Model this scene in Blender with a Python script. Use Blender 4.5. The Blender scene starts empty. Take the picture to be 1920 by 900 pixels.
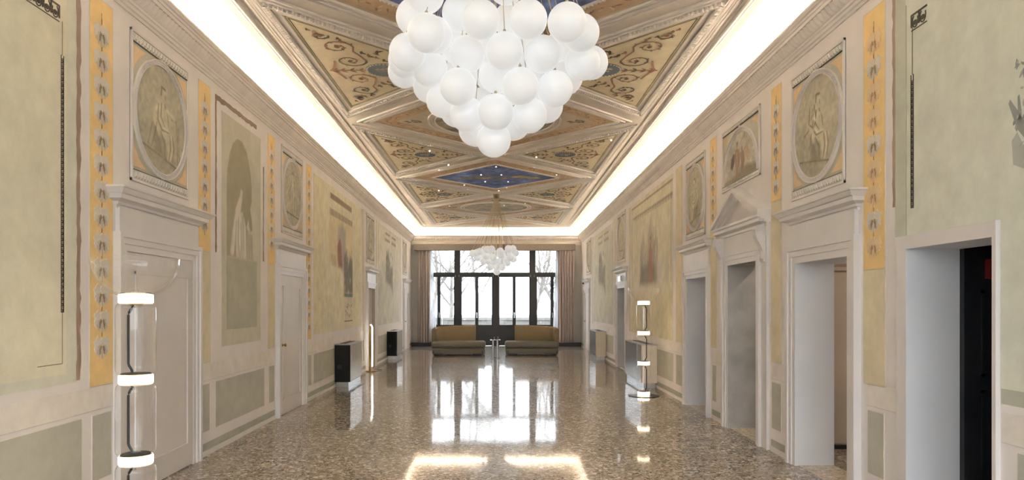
import bpy, bmesh, math, random
import numpy as np
from mathutils import Vector, Matrix
random.seed(7); rng = np.random.default_rng(7)
sc = bpy.context.scene
COL = sc.collection
PI = math.pi

# ------------------------------------------------------------------ camera
F_PX = 1280.0; CX, CY = 932.8, 572.6; EYE = 1.61
cam = bpy.data.objects.new('camera', bpy.data.cameras.new('camera')); COL.objects.link(cam)
cam.location = (0, 0, EYE); cam.rotation_euler = (PI/2, 0, 0)
cam.data.sensor_fit = 'HORIZONTAL'; cam.data.sensor_width = 36.0
cam.data.lens = 36.0*F_PX/1920.0
cam.data.shift_x = (960.0-CX)/1920.0
cam.data.shift_y = (CY-450.0)/1920.0
cam.data.clip_start = 0.05; cam.data.clip_end = 300
sc.camera = cam
# ------------------------------------------------------------------ world: overcast sky
SKY = 3.0
w = bpy.data.worlds.new('overcast_sky'); sc.world = w; w.use_nodes = True
bg = w.node_tree.nodes['Background']; bg.inputs[0].default_value = (0.86, 0.93, 1.0, 1); bg.inputs[1].default_value = SKY
# sampling portals in the two window walls
def portal(y, facing, x0, x1, z0, z1):
    l = bpy.data.lights.new('window_portal', 'AREA'); l.shape = 'RECTANGLE'; l.size = x1-x0; l.size_y = z1-z0
    l.cycles.is_portal = True
    o = bpy.data.objects.new('window_portal', l); COL.objects.link(o)
    o.location = ((x0+x1)/2, y, (z0+z1)/2); o.rotation_euler = (PI/2 if facing > 0 else -PI/2, 0, 0)
portal(27.35, -1, -2.8, 2.6, 0.75, 3.9)
portal(-2.3, 1, -2.8, 2.7, 0.1, 4.1)
COVE_STRENGTH = 66.0
sc.view_settings.view_transform = 'Standard'; sc.view_settings.look = 'None'
sc.view_settings.exposure = 1.25; sc.view_settings.gamma = 1.0; sc.view_settings.use_curve_mapping = False
sc.cycles.use_denoising = True
sc.cycles.diffuse_bounces = 6; sc.cycles.max_bounces = 14; sc.cycles.transparent_max_bounces = 24

# ------------------------------------------------------------------ materials
def lin(c):
    return tuple(((v/255.0)/12.92 if v/255.0 <= .04045 else ((v/255.0+.055)/1.055)**2.4) for v in c)
def new_mat(name):
    m = bpy.data.materials.new(name); m.use_nodes = True
    nt = m.node_tree; b = nt.nodes['Principled BSDF']
    return m, nt, b
def pm(name, rgb, rough=.6, metal=0.0, var=.10, scale=6.0, bump=0.0, bscale=60.0, spec=.5, coords='Object'):
    """plain surface with procedural mottling"""
    m, nt, b = new_mat(name)
    tc = nt.nodes.new('ShaderNodeTexCoord')
    n = nt.nodes.new('ShaderNodeTexNoise'); n.inputs['Scale'].default_value = scale; n.inputs['Detail'].default_value = 5
    nt.links.new(tc.outputs[coords], n.inputs['Vector'])
    r = nt.nodes.new('ShaderNodeValToRGB'); c = lin(rgb)
    r.color_ramp.elements[0].position = .3; r.color_ramp.elements[1].position = .7
    r.color_ramp.elements[0].color = tuple(v*(1-var) for v in c)+(1,)
    r.color_ramp.elements[1].color = tuple(min(1, v*(1+var)) for v in c)+(1,)
    nt.links.new(n.outputs['Fac'], r.inputs[0]); nt.links.new(r.outputs[0], b.inputs['Base Color'])
    b.inputs['Roughness'].default_value = rough; b.inputs['Metallic'].default_value = metal
    b.inputs['Specular IOR Level'].default_value = spec
    if bump:
        n2 = nt.nodes.new('ShaderNodeTexNoise'); n2.inputs['Scale'].default_value = bscale; n2.inputs['Detail'].default_value = 3
        nt.links.new(tc.outputs[coords], n2.inputs['Vector'])
        bp = nt.nodes.new('ShaderNodeBump'); bp.inputs['Strength'].default_value = bump; bp.inputs['Distance'].default_value = .01
        nt.links.new(n2.outputs['Fac'], bp.inputs['Height']); nt.links.new(bp.outputs[0], b.inputs['Normal'])
    return m
def emit(name, rgb, strength):
    m, nt, b = new_mat(name)
    b.inputs['Base Color'].default_value = lin(rgb)+(1,)
    b.inputs['Emission Color'].default_value = lin(rgb)+(1,); b.inputs['Emission Strength'].default_value = strength
    return m
def paint_mat():
    """painted decoration: colours come from the painting itself (attribute), aged by noise"""
    m, nt, b = new_mat('painted_decoration')
    a = nt.nodes.new('ShaderNodeAttribute'); a.attribute_name = 'Col'
    tc = nt.nodes.new('ShaderNodeTexCoord')
    n = nt.nodes.new('ShaderNodeTexNoise'); n.inputs['Scale'].default_value = 5; n.inputs['Detail'].default_value = 8; n.inputs['Roughness'].default_value = .65
    nt.links.new(tc.outputs['Object'], n.inputs['Vector'])
    mr = nt.nodes.new('ShaderNodeMapRange'); mr.inputs[1].default_value = .25; mr.inputs[2].default_value = .75; mr.inputs[3].default_value = .95; mr.inputs[4].default_value = 1.2
    nt.links.new(n.outputs['Fac'], mr.inputs[0])
    mx = nt.nodes.new('ShaderNodeVectorMath'); mx.operation = 'SCALE'
    nt.links.new(a.outputs['Color'], mx.inputs[0]); nt.links.new(mr.outputs[0], mx.inputs['Scale'])
    hs = nt.nodes.new('ShaderNodeHueSaturation'); hs.inputs['Saturation'].default_value = .76
    nt.links.new(mx.outputs[0], hs.inputs['Color']); nt.links.new(hs.outputs[0], b.inputs['Base Color'])
    b.inputs['Roughness'].default_value = .85; b.inputs['Specular IOR Level'].default_value = .2
    return m
def glass_mat(name, tint=(1, 1, 1), refl=1.0, power=5.0, base=0.0):
    m = bpy.data.materials.new(name); m.use_nodes = True; nt = m.node_tree
    for n in list(nt.nodes):
        if n.type != 'OUTPUT_MATERIAL': nt.nodes.remove(n)
    out = nt.nodes['Material Output']
    t = nt.nodes.new('ShaderNodeBsdfTransparent'); t.inputs[0].default_value = tint+(1,)
    g = nt.nodes.new('ShaderNodeBsdfGlossy'); g.inputs['Roughness'].default_value = .02; g.inputs['Color'].default_value = (1, 1, 1, 1)
    lw = nt.nodes.new('ShaderNodeLayerWeight'); lw.inputs['Blend'].default_value = .5
    fr = nt.nodes.new('ShaderNodeMath'); fr.operation = 'POWER'; fr.inputs[1].default_value = power
    nt.links.new(lw.outputs['Facing'], fr.inputs[0])
    ma = nt.nodes.new('ShaderNodeMath'); ma.operation = 'MULTIPLY_ADD'; ma.inputs[1].default_value = refl; ma.inputs[2].default_value = base; ma.use_clamp = True
    nt.links.new(fr.outputs[0], ma.inputs[0])
    mx = nt.nodes.new('ShaderNodeMixShader')
    nt.links.new(ma.outputs[0], mx.inputs[0]); nt.links.new(t.outputs[0], mx.inputs[1]); nt.links.new(g.outputs[0], mx.inputs[2])
    nt.links.new(mx.outputs[0], out.inputs['Surface'])
    return m
def terrazzo(name, cols, scale=30, rough=.055, mortar=(136, 124, 108)):
    m, nt, b = new_mat(name)
    tc = nt.nodes.new('ShaderNodeTexCoord')
    nz = nt.nodes.new('ShaderNodeTexNoise'); nz.inputs['Scale'].default_value = 14; nz.inputs['Detail'].default_value = 2
    nt.links.new(tc.outputs['Object'], nz.inputs['Vector'])
    ad = nt.nodes.new('ShaderNodeVectorMath'); ad.operation = 'MULTIPLY_ADD'; ad.inputs[1].default_value = (.05, .05, 0)
    nt.links.new(nz.outputs['Color'], ad.inputs[0]); nt.links.new(tc.outputs['Object'], ad.inputs[2])
    def chips(sc_, lo):
        v = nt.nodes.new('ShaderNodeTexVoronoi'); v.voronoi_dimensions = '2D'; v.inputs['Scale'].default_value = sc_
        nt.links.new(ad.outputs[0], v.inputs['Vector'])
        sx = nt.nodes.new('ShaderNodeSeparateColor'); nt.links.new(v.outputs['Color'], sx.inputs[0])
        r = nt.nodes.new('ShaderNodeValToRGB'); r.color_ramp.interpolation = 'CONSTANT'
        el = r.color_ramp.elements
        while len(el) < len(cols): el.new(.5)
        acc = 0
        for e, (p, c) in zip(el, cols):
            e.position = acc; e.color = lin(c)+(1,); acc += p
        nt.links.new(sx.outputs[0], r.inputs[0])
        e = nt.nodes.new('ShaderNodeTexVoronoi'); e.voronoi_dimensions = '2D'; e.feature = 'DISTANCE_TO_EDGE'; e.inputs['Scale'].default_value = sc_
        nt.links.new(ad.outputs[0], e.inputs['Vector'])
        mr = nt.nodes.new('ShaderNodeMapRange'); mr.inputs[1].default_value = .03; mr.inputs[2].default_value = .09
        nt.links.new(e.outputs['Distance'], mr.inputs[0])
        return r, mr, sx
    r1, m1, s1 = chips(scale, 0); r2, m2, s2 = chips(scale*2.3, 0)
    mort = nt.nodes.new('ShaderNodeMix'); mort.data_type = 'RGBA'; mort.inputs[6].default_value = lin(mortar)+(1,)
    nt.links.new(m2.outputs[0], mort.inputs[0]); nt.links.new(r2.outputs[0], mort.inputs[7])
    big = nt.nodes.new('ShaderNodeMath'); big.operation = 'LESS_THAN'; big.inputs[1].default_value = .55
    nt.links.new(s1.outputs[1], big.inputs[0])
    mul = nt.nodes.new('ShaderNodeMath'); mul.operation = 'MULTIPLY'
    nt.links.new(big.outputs[0], mul.inputs[0]); nt.links.new(m1.outputs[0], mul.inputs[1])
    fin = nt.nodes.new('ShaderNodeMix'); fin.data_type = 'RGBA'
    nt.links.new(mul.outputs[0], fin.inputs[0]); nt.links.new(mort.outputs[2], fin.inputs[6]); nt.links.new(r1.outputs[0], fin.inputs[7])
    nt.links.new(fin.outputs[2], b.inputs['Base Color'])
    b.inputs['IOR'].default_value = 1.45
    rm = nt.nodes.new('ShaderNodeMapRange'); rm.inputs[3].default_value = rough*6; rm.inputs[4].default_value = rough
    nt.links.new(m2.outputs[0], rm.inputs[0]); nt.links.new(rm.outputs[0], b.inputs['Roughness'])
    n2 = nt.nodes.new('ShaderNodeTexNoise'); n2.inputs['Scale'].default_value = 2.2; n2.inputs['Detail'].default_value = 2
    nt.links.new(tc.outputs['Object'], n2.inputs['Vector'])
    bp = nt.nodes.new('ShaderNodeBump'); bp.inputs['Strength'].default_value = .05; bp.inputs['Distance'].default_value = .01
    nt.links.new(n2.outputs['Fac'], bp.inputs['Height']); nt.links.new(bp.outputs[0], b.inputs['Normal'])
    return m

M = {}
M['paint'] = paint_mat()
M['plaster'] = pm('aged_cream_plaster', (236, 231, 228), .85, var=.04, scale=2.5, bump=.12, bscale=30, spec=.2)
M['moulding'] = pm('stucco_moulding', (232, 226, 221), .8, var=.05, scale=4, spec=.2)
M['cove'] = pm('cove_plaster', (235, 226, 210), .9, var=.04, scale=1.5, spec=.1)
M['ceil'] = pm('ceiling_plaster', (228, 221, 213), .85, var=.05, scale=2.0, spec=.2)
M['white'] = pm('white_painted_wood', (226, 222, 220), .45, var=.03, scale=3)
M['leafwhite'] = pm('door_paint', (222, 216, 212), .5, var=.03, scale=3)
M['reveal'] = pm('white_plaster_reveal', (224, 226, 230), .7, var=.03, scale=2, spec=.2)
M['concrete'] = pm('grey_concrete', (176, 175, 172), .8, var=.2, scale=3, bump=.3, bscale=20)
M['beige'] = pm('beige_side_room', (196, 184, 168), .8, var=.04, scale=2)
M['black'] = pm('black_painted_wood', (24, 25, 30), .45, var=.15, scale=5)
M['dark'] = pm('dark_side_room', (30, 30, 32), .8, var=.1, scale=3)
M['winblack'] = pm('dark_window_frame', (22, 23, 26), .4, var=.12, scale=5)
M['brass'] = pm('brass', (190, 150, 80), .25, 1.0, .06)
M['steel'] = pm('brushed_steel', (190, 192, 194), .3, 1.0, .05)
M['chrome'] = pm('polished_metal', (200, 203, 208), .12, 1.0, .03)
M['bronze'] = pm('aged_bronze', (120, 108, 82), .4, .8, .1)
M['blackmetal'] = pm('black_metal', (18, 19, 20), .35, .3, .1)
M['unitblack'] = pm('black_casing', (9, 9, 10), .55, 0, .1, spec=.25)
M['unitgrey'] = pm('grey_casing', (168, 170, 174), .25, .6, .04)
M['unitcream'] = pm('cream_casing', (222, 212, 196), .4, 0, .03)
M['unitwhite'] = pm('pale_casing', (216, 212, 206), .25, .1, .03)
M['sofaback'] = pm('tan_upholstery', (136, 120, 94), .9, 0, .10, 40, .25, 300, .2)
M['sofaseat'] = pm('olive_grey_upholstery', (110, 107, 98), .9, 0, .10, 40, .25, 300, .2)
M['curtain'] = pm('taupe_curtain', (200, 188, 182), .9, 0, .06, 8, spec=.1)
M['pelmet'] = pm('taupe_pelmet', (134, 125, 114), .9, 0, .08, 30, spec=.1)
M['greywall'] = pm('grey_end_wall', (196, 194, 188), .85, 0, .05, 3, spec=.2)
M['endwall'] = pm('beige_end_wall', (216, 209, 200), .85, 0, .05, 3, spec=.2)
M['bark'] = pm('pale_bark', (124, 120, 115), .9, 0, .25, 5)
M['stone'] = pm('pale_stone', (122, 121, 117), .9, 0, .12, 3)
M['glass'] = glass_mat('window_glass', (1, 1, 1), .9, base=.04)
M['lampglass'] = glass_mat('lamp_glass', (.997, .997, 1.0), .9, 3.0, .045)
M['ring'] = emit('led_ring', (255, 228, 190), 3.4)
M['cove_led'] = emit('cove_led', (255, 251, 245), COVE_STRENGTH)
M['tube'] = emit('lit_tube', (255, 250, 240), 6.0)
M['spot'] = emit('ceiling_spot', (255, 250, 240), .8)
M['sign'] = emit('sign_face', (235, 240, 250), 1.2)
M['maroon'] = pm('dark_maroon', (60, 30, 34), .5)
def globe_mat():
    m, nt, b = new_mat('opal_glass')
    b.inputs['Base Color'].default_value = (.50, .51, .52, 1); b.inputs['Roughness'].default_value = .35
    b.inputs['Emission Color'].default_value = (1.0, .985, .955, 1); b.inputs['Emission Strength'].default_value = .17
    return m
M['globe'] = globe_mat()
M['cord'] = pm('pale_cord', (182, 166, 136), .6)
def sheer_mat():
    m = bpy.data.materials.new('sheer_voile'); m.use_nodes = True; nt = m.node_tree
    b = nt.nodes['Principled BSDF']; b.inputs['Base Color'].default_value = (.9, .9, .92, 1); b.inputs['Roughness'].default_value = .9
    t = nt.nodes.new('ShaderNodeBsdfTranslucent'); t.inputs[0].default_value = (.92, .93, .96, 1)
    tr = nt.nodes.new('ShaderNodeBsdfTransparent')
    m1 = nt.nodes.new('ShaderNodeMixShader'); m1.inputs[0].default_value = .6
    m2 = nt.nodes.new('ShaderNodeMixShader'); m2.inputs[0].default_value = .3
    out = nt.nodes['Material Output']
    nt.links.new(b.outputs[0], m1.inputs[1]); nt.links.new(t.outputs[0], m1.inputs[2])
    nt.links.new(m1.outputs[0], m2.inputs[1]); nt.links.new(tr.outputs[0], m2.inputs[2]); nt.links.new(m2.outputs[0], out.inputs['Surface'])
    return m
M['sheer'] = sheer_mat()
CH = [(.22, (172, 159, 142)), (.20, (142, 128, 111)), (.16, (112, 99, 85)), (.16, (202, 192, 178)), (.14, (160, 152, 142)), (.06, (84, 75, 66)), (.06, (224, 218, 210))]
M['floor'] = terrazzo('polished_terrazzo', CH)
M['threshold'] = terrazzo('pale_terrazzo', [(.4, (214, 202, 184)), (.35, (196, 182, 160)), (.15, (170, 154, 132)), (.1, (232, 226, 214))], 40, .09, (190, 176, 156))

# ------------------------------------------------------------------ mesh helpers
class MB:
    """collects shapes into ONE mesh; optional colour for painted pieces; optional point mapping"""
    def __init__(s, f=None): s.v = []; s.fc = []; s.c = []; s.f = f
    def add(s, vs, fs, col=None):
        o = len(s.v)
        s.v += [s.f(*p) if s.f else tuple(p) for p in vs]
        s.fc += [tuple(i+o for i in q) for q in fs]
        s.c += [col]*len(vs)
        return s
    def box(s, x0, x1, y0, y1, z0, z1, col=None):
        vs = [(x0,y0,z0),(x1,y0,z0),(x1,y1,z0),(x0,y1,z0),(x0,y0,z1),(x1,y0,z1),(x1,y1,z1),(x0,y1,z1)]
        return s.add(vs, [(0,3,2,1),(4,5,6,7),(0,1,5,4),(1,2,6,5),(2,3,7,6),(3,0,4,7)], col)
    def prism(s, poly, to3, d0, d1, col=None):
        """poly of 2D points, to3(a, b, d) -> 3D, extruded d0..d1"""
        n = len(poly)
        vs = [to3(a, b, d0) for a, b in poly]+[to3(a, b, d1) for a, b in poly]
        fs = [tuple(range(n))[::-1], tuple(range(n, 2*n))]+[(i, (i+1) % n, n+(i+1) % n, n+i) for i in range(n)]
        return s.add(vs, fs, col)
    def ringprism(s, out, inn, to3, d0, d1, col=None):
        n = len(out)
        vs = [to3(a, b, d) for P in (out, inn) for d in (d0, d1) for a, b in P]
        fs = []
        for i in range(n):
            j = (i+1) % n
            fs += [(n+i, n+j, 3*n+j, 3*n+i), (i, j, n+j, n+i), (2*n+i, 2*n+j, 3*n+j, 3*n+i), (i, j, 2*n+j, 2*n+i)]
        return s.add(vs, fs, col)
    def lathe(s, prof, n=32, c=(0, 0, 0), col=None, closed=False):
        vs = []; fs = []; m = len(prof)
        for r, z in prof:
            for k in range(n):
                a = 2*PI*k/n; vs.append((c[0]+r*math.cos(a), c[1]+r*math.sin(a), c[2]+z))
        for i in range(m if closed else m-1):
            ii = (i+1) % m
            for k in range(n):
                fs.append((i*n+k, i*n+(k+1) % n, ii*n+(k+1) % n, ii*n+k))
        return s.add(vs, fs, col)
    def tube(s, path, r, n=6, col=None):
        rr = r if hasattr(r, '__len__') else [r]*len(path)
        P = [Vector(p) for p in path]; vs = []; fs = []
        for i, p in enumerate(P):
            t = (P[min(i+1, len(P)-1)]-P[max(i-1, 0)]).normalized()
            a = Vector((0, 0, 1)) if abs(t.z) < .9 else Vector((1, 0, 0))
            u = t.cross(a).normalized(); q = t.cross(u)
            for k in range(n):
                an = 2*PI*k/n; vs.append(tuple(p+(u*math.cos(an)+q*math.sin(an))*rr[i]))
        for i in range(len(P)-1):
            for k in range(n):
                fs.append((i*n+k, i*n+(k+1) % n, (i+1)*n+(k+1) % n, (i+1)*n+k))
        fs += [tuple(range(n))[::-1], tuple(range((len(P)-1)*n, len(P)*n))]
        return s.add(vs, fs, col)
    def sweep(s, prof, to3, a0, a1, col=None, cap=True):
        """profile of (p,q), to3(p,q,a)"""
        n = len(prof)
        vs = [to3(p, q, a0) for p, q in prof]+[to3(p, q, a1) for p, q in prof]
        fs = [(i, (i+1) % n, n+(i+1) % n, n+i) for i in range(n)]
        if cap: fs += [tuple(range(n))[::-1], tuple(range(n, 2*n))]
        return s.add(vs, fs, col)
    def stack(s, prof, s0, s1, col=None, back=0.0):
        """door cornice / frame mouldings with returns: prof (n,z) upward, local coords (s,n,z)"""
        vs = []; fs = []
        for n_, z in prof:
            vs += [(s0-n_, back, z), (s0-n_, n_, z), (s1+n_, n_, z), (s1+n_, back, z)]
        for i in range(len(prof)-1):
            a = 4*i; b = a+4
            for k in range(3): fs.append((a+k, a+k+1, b+k+1, b+k))
            fs.append((a+3, a, b, b+3))
        fs += [(3, 2, 1, 0), tuple(4*(len(prof)-1)+k for k in range(4))]
        return s.add(vs, fs, col)
    def build(s, name, mat, parent=None, smooth=False, fix=False):
        me = bpy.data.meshes.new(name); me.from_pydata(s.v, [], s.fc)
        if any(c is not None for c in s.c):
            at = me.attributes.new('Col', 'FLOAT_COLOR', 'POINT')
            arr = np.ones((len(s.v), 4), dtype=np.float32)
            cache = {}
            for i, c in enumerate(s.c):
                if c is not None:
                    if c not in cache: cache[c] = lin(c)
                    arr[i, :3] = cache[c]
            at.data.foreach_set('color', arr.ravel())
        if fix:
            bm = bmesh.new(); bm.from_mesh(me); bmesh.ops.recalc_face_normals(bm, faces=bm.faces); bm.to_mesh(me); bm.free()
        if smooth:
            me.polygons.foreach_set('use_smooth', [True]*len(me.polygons))
        me.materials.append(M[mat] if isinstance(mat, str) else mat)
        o = bpy.data.objects.new(name, me); COL.objects.link(o)
        if parent is not None: o.parent = parent
        return o
def obj_of(name, me, parent, loc=(0, 0, 0), rot=(0, 0, 0)):
    o = bpy.data.objects.new(name, me); COL.objects.link(o); o.parent = parent; o.location = loc; o.rotation_euler = rot
    return o
def tag(o, label=None, cat=None, group=None, kind=None):
    if label: o['label'] = label
    if cat: o['category'] = cat
    if group: o['group'] = group
    if kind: o['kind'] = kind
    return o
def empty(name, loc=(0, 0, 0), rz=0):
    o = bpy.data.objects.new(name, None); COL.objects.link(o); o.location = loc; o.rotation_euler = (0, 0, rz); o.empty_display_size = .1
    return o
def bevel(o, wd, seg=2):
    m = o.modifiers.new('bevel', 'BEVEL'); m.width = wd; m.segments = seg; m.limit_method = 'ANGLE'
    return o

# ------------------------------------------------------------------ painted canvases (fresco pictures)
class Canvas:
    def __init__(s, W, H, aspect, bgc, var=.06, seed=0):
        s.W, s.H = W, H; s.asp = aspect          # aspect = width / height in metres
        u = (np.arange(W)+.5)/W; v = (np.arange(H)+.5)/H
        s.U, s.V = np.meshgrid(u*aspect, v)
        s.a = np.zeros((H, W, 3)); s.a[:] = bgc
        s.r = np.random.default_rng(seed)
        s.noise(var, 6); s.noise(var*.7, 20)
    def noise(s, amp, n):
        g = s.r.random((n+2, max(2, int(n*s.asp))+2))
        yi = np.linspace(0, g.shape[0]-1.001, s.H); xi = np.linspace(0, g.shape[1]-1.001, s.W)
        y0 = yi.astype(int); x0 = xi.astype(int); fy = (yi-y0)[:, None]; fx = (xi-x0)[None]
        f = g[y0][:, x0]*(1-fy)*(1-fx)+g[y0+1][:, x0]*fy*(1-fx)+g[y0][:, x0+1]*(1-fy)*fx+g[y0+1][:, x0+1]*fy*fx
        s.a *= (1+amp*2*(f-.5))[..., None]
    def mixin(s, m, col, alpha):
        m = (np.clip(m, 0, 1)*alpha)[..., None]; s.a = s.a*(1-m)+np.array(col, float)*m
    def seg_d(s, p, q):
        px, py = p[0]*s.asp, p[1]; qx, qy = q[0]*s.asp, q[1]
        dx, dy = qx-px, qy-py; L2 = dx*dx+dy*dy+1e-9
        t = np.clip(((s.U-px)*dx+(s.V-py)*dy)/L2, 0, 1)
        return np.hypot(s.U-px-t*dx, s.V-py-t*dy), t
    def stroke(s, pts, wd, col, soft=.5, alpha=1.0):
        n = len(pts)-1
        ws = wd if hasattr(wd, '__len__') else [wd]*(n+1)
        m = np.zeros((s.H, s.W))
        for i in range(n):
            d, t = s.seg_d(pts[i], pts[i+1]); ww = ws[i]*(1-t)+ws[i+1]*t
            m = np.maximum(m, np.clip((ww-d)/(ww*soft+1e-6), 0, 1))
        s.mixin(m, col, alpha)
    def poly(s, pts, col, soft=.01, alpha=1.0):
        n = len(pts); ins = np.zeros((s.H, s.W), bool); dm = np.full((s.H, s.W), 9.0)
        for i in range(n):
            p, q = pts[i], pts[(i+1) % n]
            d, _ = s.seg_d(p, q); dm = np.minimum(dm, d)
            x0, y0, x1, y1 = p[0]*s.asp, p[1], q[0]*s.asp, q[1]
            c = ((y0 > s.V) != (y1 > s.V)) & (s.U < (x1-x0)*(s.V-y0)/(y1-y0+1e-12)+x0)
            ins ^= c
        sd = np.where(ins, dm, -dm)
        s.mixin(np.clip(.5+sd/(2*soft), 0, 1), col, alpha)
    def blob(s, c, r, col, alpha=.6, ry=None):
        ry = ry or r
        d = np.hypot((s.U-c[0]*s.asp)/r, (s.V-c[1])/ry)
        s.mixin(np.clip(1.4-d, 0, 1), col, alpha)
    def mesh(s, name, to3, mat, parent, mask=None):
        """grid mesh, one vertex per paint sample; to3(u, v) -> world, u,v in 0..1; mask(u,v) keeps faces"""
        W, H = s.W, s.H
        us = np.linspace(0, 1, W); vs = np.linspace(0, 1, H)
        P = np.array([to3(u, v) for v in vs for u in us], dtype=np.float32)
        idx = np.arange(W*H).reshape(H, W)
        q = np.stack([idx[:-1, :-1], idx[:-1, 1:], idx[1:, 1:], idx[1:, :-1]], -1).reshape(-1, 4)
        if mask is not None:
            uu, vv = np.meshgrid((us[:-1]+us[1:])/2, (vs[:-1]+vs[1:])/2)
            q = q[mask(uu, vv).ravel()]
        me = bpy.data.meshes.new(name)
        me.vertices.add(W*H); me.vertices.foreach_set('co', P.ravel())
        me.loops.add(len(q)*4); me.loops.foreach_set('vertex_index', q.ravel().astype(np.int32))
        me.polygons.add(len(q)); me.polygons.foreach_set('loop_start', np.arange(0, len(q)*4, 4, dtype=np.int32))
        me.update(); me.validate()
        c = np.clip(s.a/255.0, 0, 1); c = np.where(c <= .04045, c/12.92, ((c+.055)/1.055)**2.4)
        arr = np.ones((W*H, 4), dtype=np.float32); arr[:, :3] = c.reshape(-1, 3)
        at = me.attributes.new('Col', 'FLOAT_COLOR', 'POINT'); at.data.foreach_set('color', arr.ravel())
        me.materials.append(M[mat])
        o = bpy.data.objects.new(name, me); COL.objects.link(o); o.parent = parent
        return o

# ------------------------------------------------------------------ hall geometry
Y0, Y1 = -2.0, 26.9                      # rear and far wall planes
def xl(s): return -(3.02+.0142*s)
def xr(s): return 2.92+.0142*s
def WL(s, n, z): return (xl(s)+n, s, z)
def WR(s, n, z): return (xr(s)-n, s, z)
HC = 4.68; TH = .36

# floor
mb = MB(); mb.box(-3.6, 8.2, Y0-.3, 27.1, -.12, 0)
tag(mb.build('floor', 'floor'), 'polished brown speckled terrazzo floor of the hall', 'floor', kind='structure')

def wall(name, f, openings, label):
    mb = MB(f); s = Y0-.3
    for a, b, zt in sorted(openings):
        mb.box(s, a, -TH, 0, 0, 4.9); mb.box(a, b, -TH, 0, zt, 4.9); s = b
    mb.box(s, 27.5, -TH, 0, 0, 4.9)
    return tag(mb.build(name, 'plaster', fix=True), label, 'wall', kind='structure')
L_OPEN = [(17.05, 18.1, 2.05)]
R_OPEN = [(4.07, 4.95, 2.02), (5.80, 6.85, 2.03), (7.93, 8.95, 2.13), (9.93, 11.0, 2.03), (16.75, 17.9, 2.05)]
wall_left = wall('wall_left', WL, L_OPEN, 'frescoed cream left wall with doors and painted panels')
wall_right = wall('wall_right', WR, R_OPEN, 'frescoed cream right wall with open doorways and painted panels')

# far wall with the window opening
FX0, FX1, FZ = -2.72, 2.52, 3.86
mb = MB()
mb.box(-3.9, FX0, Y1, Y1+.5, 0, 4.9); mb.box(FX1, 3.8, Y1, Y1+.5, 0, 4.9); mb.box(FX0, FX1, Y1, Y1+.5, FZ, 4.9)
wall_far = tag(mb.build('wall_far', 'greywall'), 'grey end wall around the tall dark-framed window', 'wall', kind='structure')
mb = MB(); mb.box(xl(Y1), xr(Y1), Y1-.03, Y1, 3.98, 4.2); mb.build('frieze_band', 'endwall', wall_far)
# rear wall behind the camera, with its own windows to the daylight
mb = MB(); RX = [(-2.8, -1.0), (-.94, .84), (.9, 2.7)]
xs = [-3.5]+[v for p in RX for v in p]+[3.4]
for i in range(0, len(xs), 2): mb.box(xs[i], xs[i+1], Y0-.3, Y0, 0, 4.9)
for a, b in RX: mb.box(a, b, Y0-.3, Y0, 0, .1); mb.box(a, b, Y0-.3, Y0, 4.1, 4.9)
wall_rear = tag(mb.build('wall_rear', 'plaster'), 'rear wall with three tall windows behind the viewpoint', 'wall', kind='structure')

# ceiling slab
mb = MB(); mb.box(-3.9, 3.8, Y0-.3, 27.4, HC, HC+.2)
ceiling = tag(mb.build('ceiling', 'ceil'), 'coffered ceiling painted with diamonds, triangles and arabesques', 'ceiling', kind='structure')

# cove (concave quarter) and the mouldings at the ceiling edge
def cove_prof(n=10, inner=.47, z0=4.27, z1=4.665):
    p = []
    for i in range(n+1):
        a = i/n*PI/2
        p.append((inner*(1-math.cos(a)), z0+(z1-z0)*math.sin(a)))
    return p
CP = cove_prof()
def sheet(mb, prof, to3, a0, a1, steps=1):
    for k in range(steps):
        b0 = a0+(a1-a0)*k/steps; b1 = a0+(a1-a0)*(k+1)/steps
        n = len(prof)
        vs = [to3(p, q, b0) for p, q in prof]+[to3(p, q, b1) for p, q in prof]
        mb.add(vs, [(i, i+1, n+i+1, n+i) for i in range(n-1)])
EDGE = [(.44, 4.69), (.44, 4.655), (.455, 4.65), (.47, 4.66), (.48, 4.64), (.505, 4.635), (.515, 4.655), (.535, 4.66), (.545, 4.69)]
CORN = [(0, 4.07), (.012, 4.07), (.018, 4.095), (.03, 4.10), (.034, 4.13), (.045, 4.135), (.045, 4.16), (.05, 4.165), (.075, 4.20),
        (.095, 4.25), (.10, 4.285), (.125, 4.287), (.128, 4.312), (.14, 4.318), (.148, 4.335), (.155, 4.34), (.155, 4.363), (.115, 4.363), (.115, 4.25), (0, 4.25)]
def fan(s, n, z): return (s, Y1-n, z)
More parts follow.
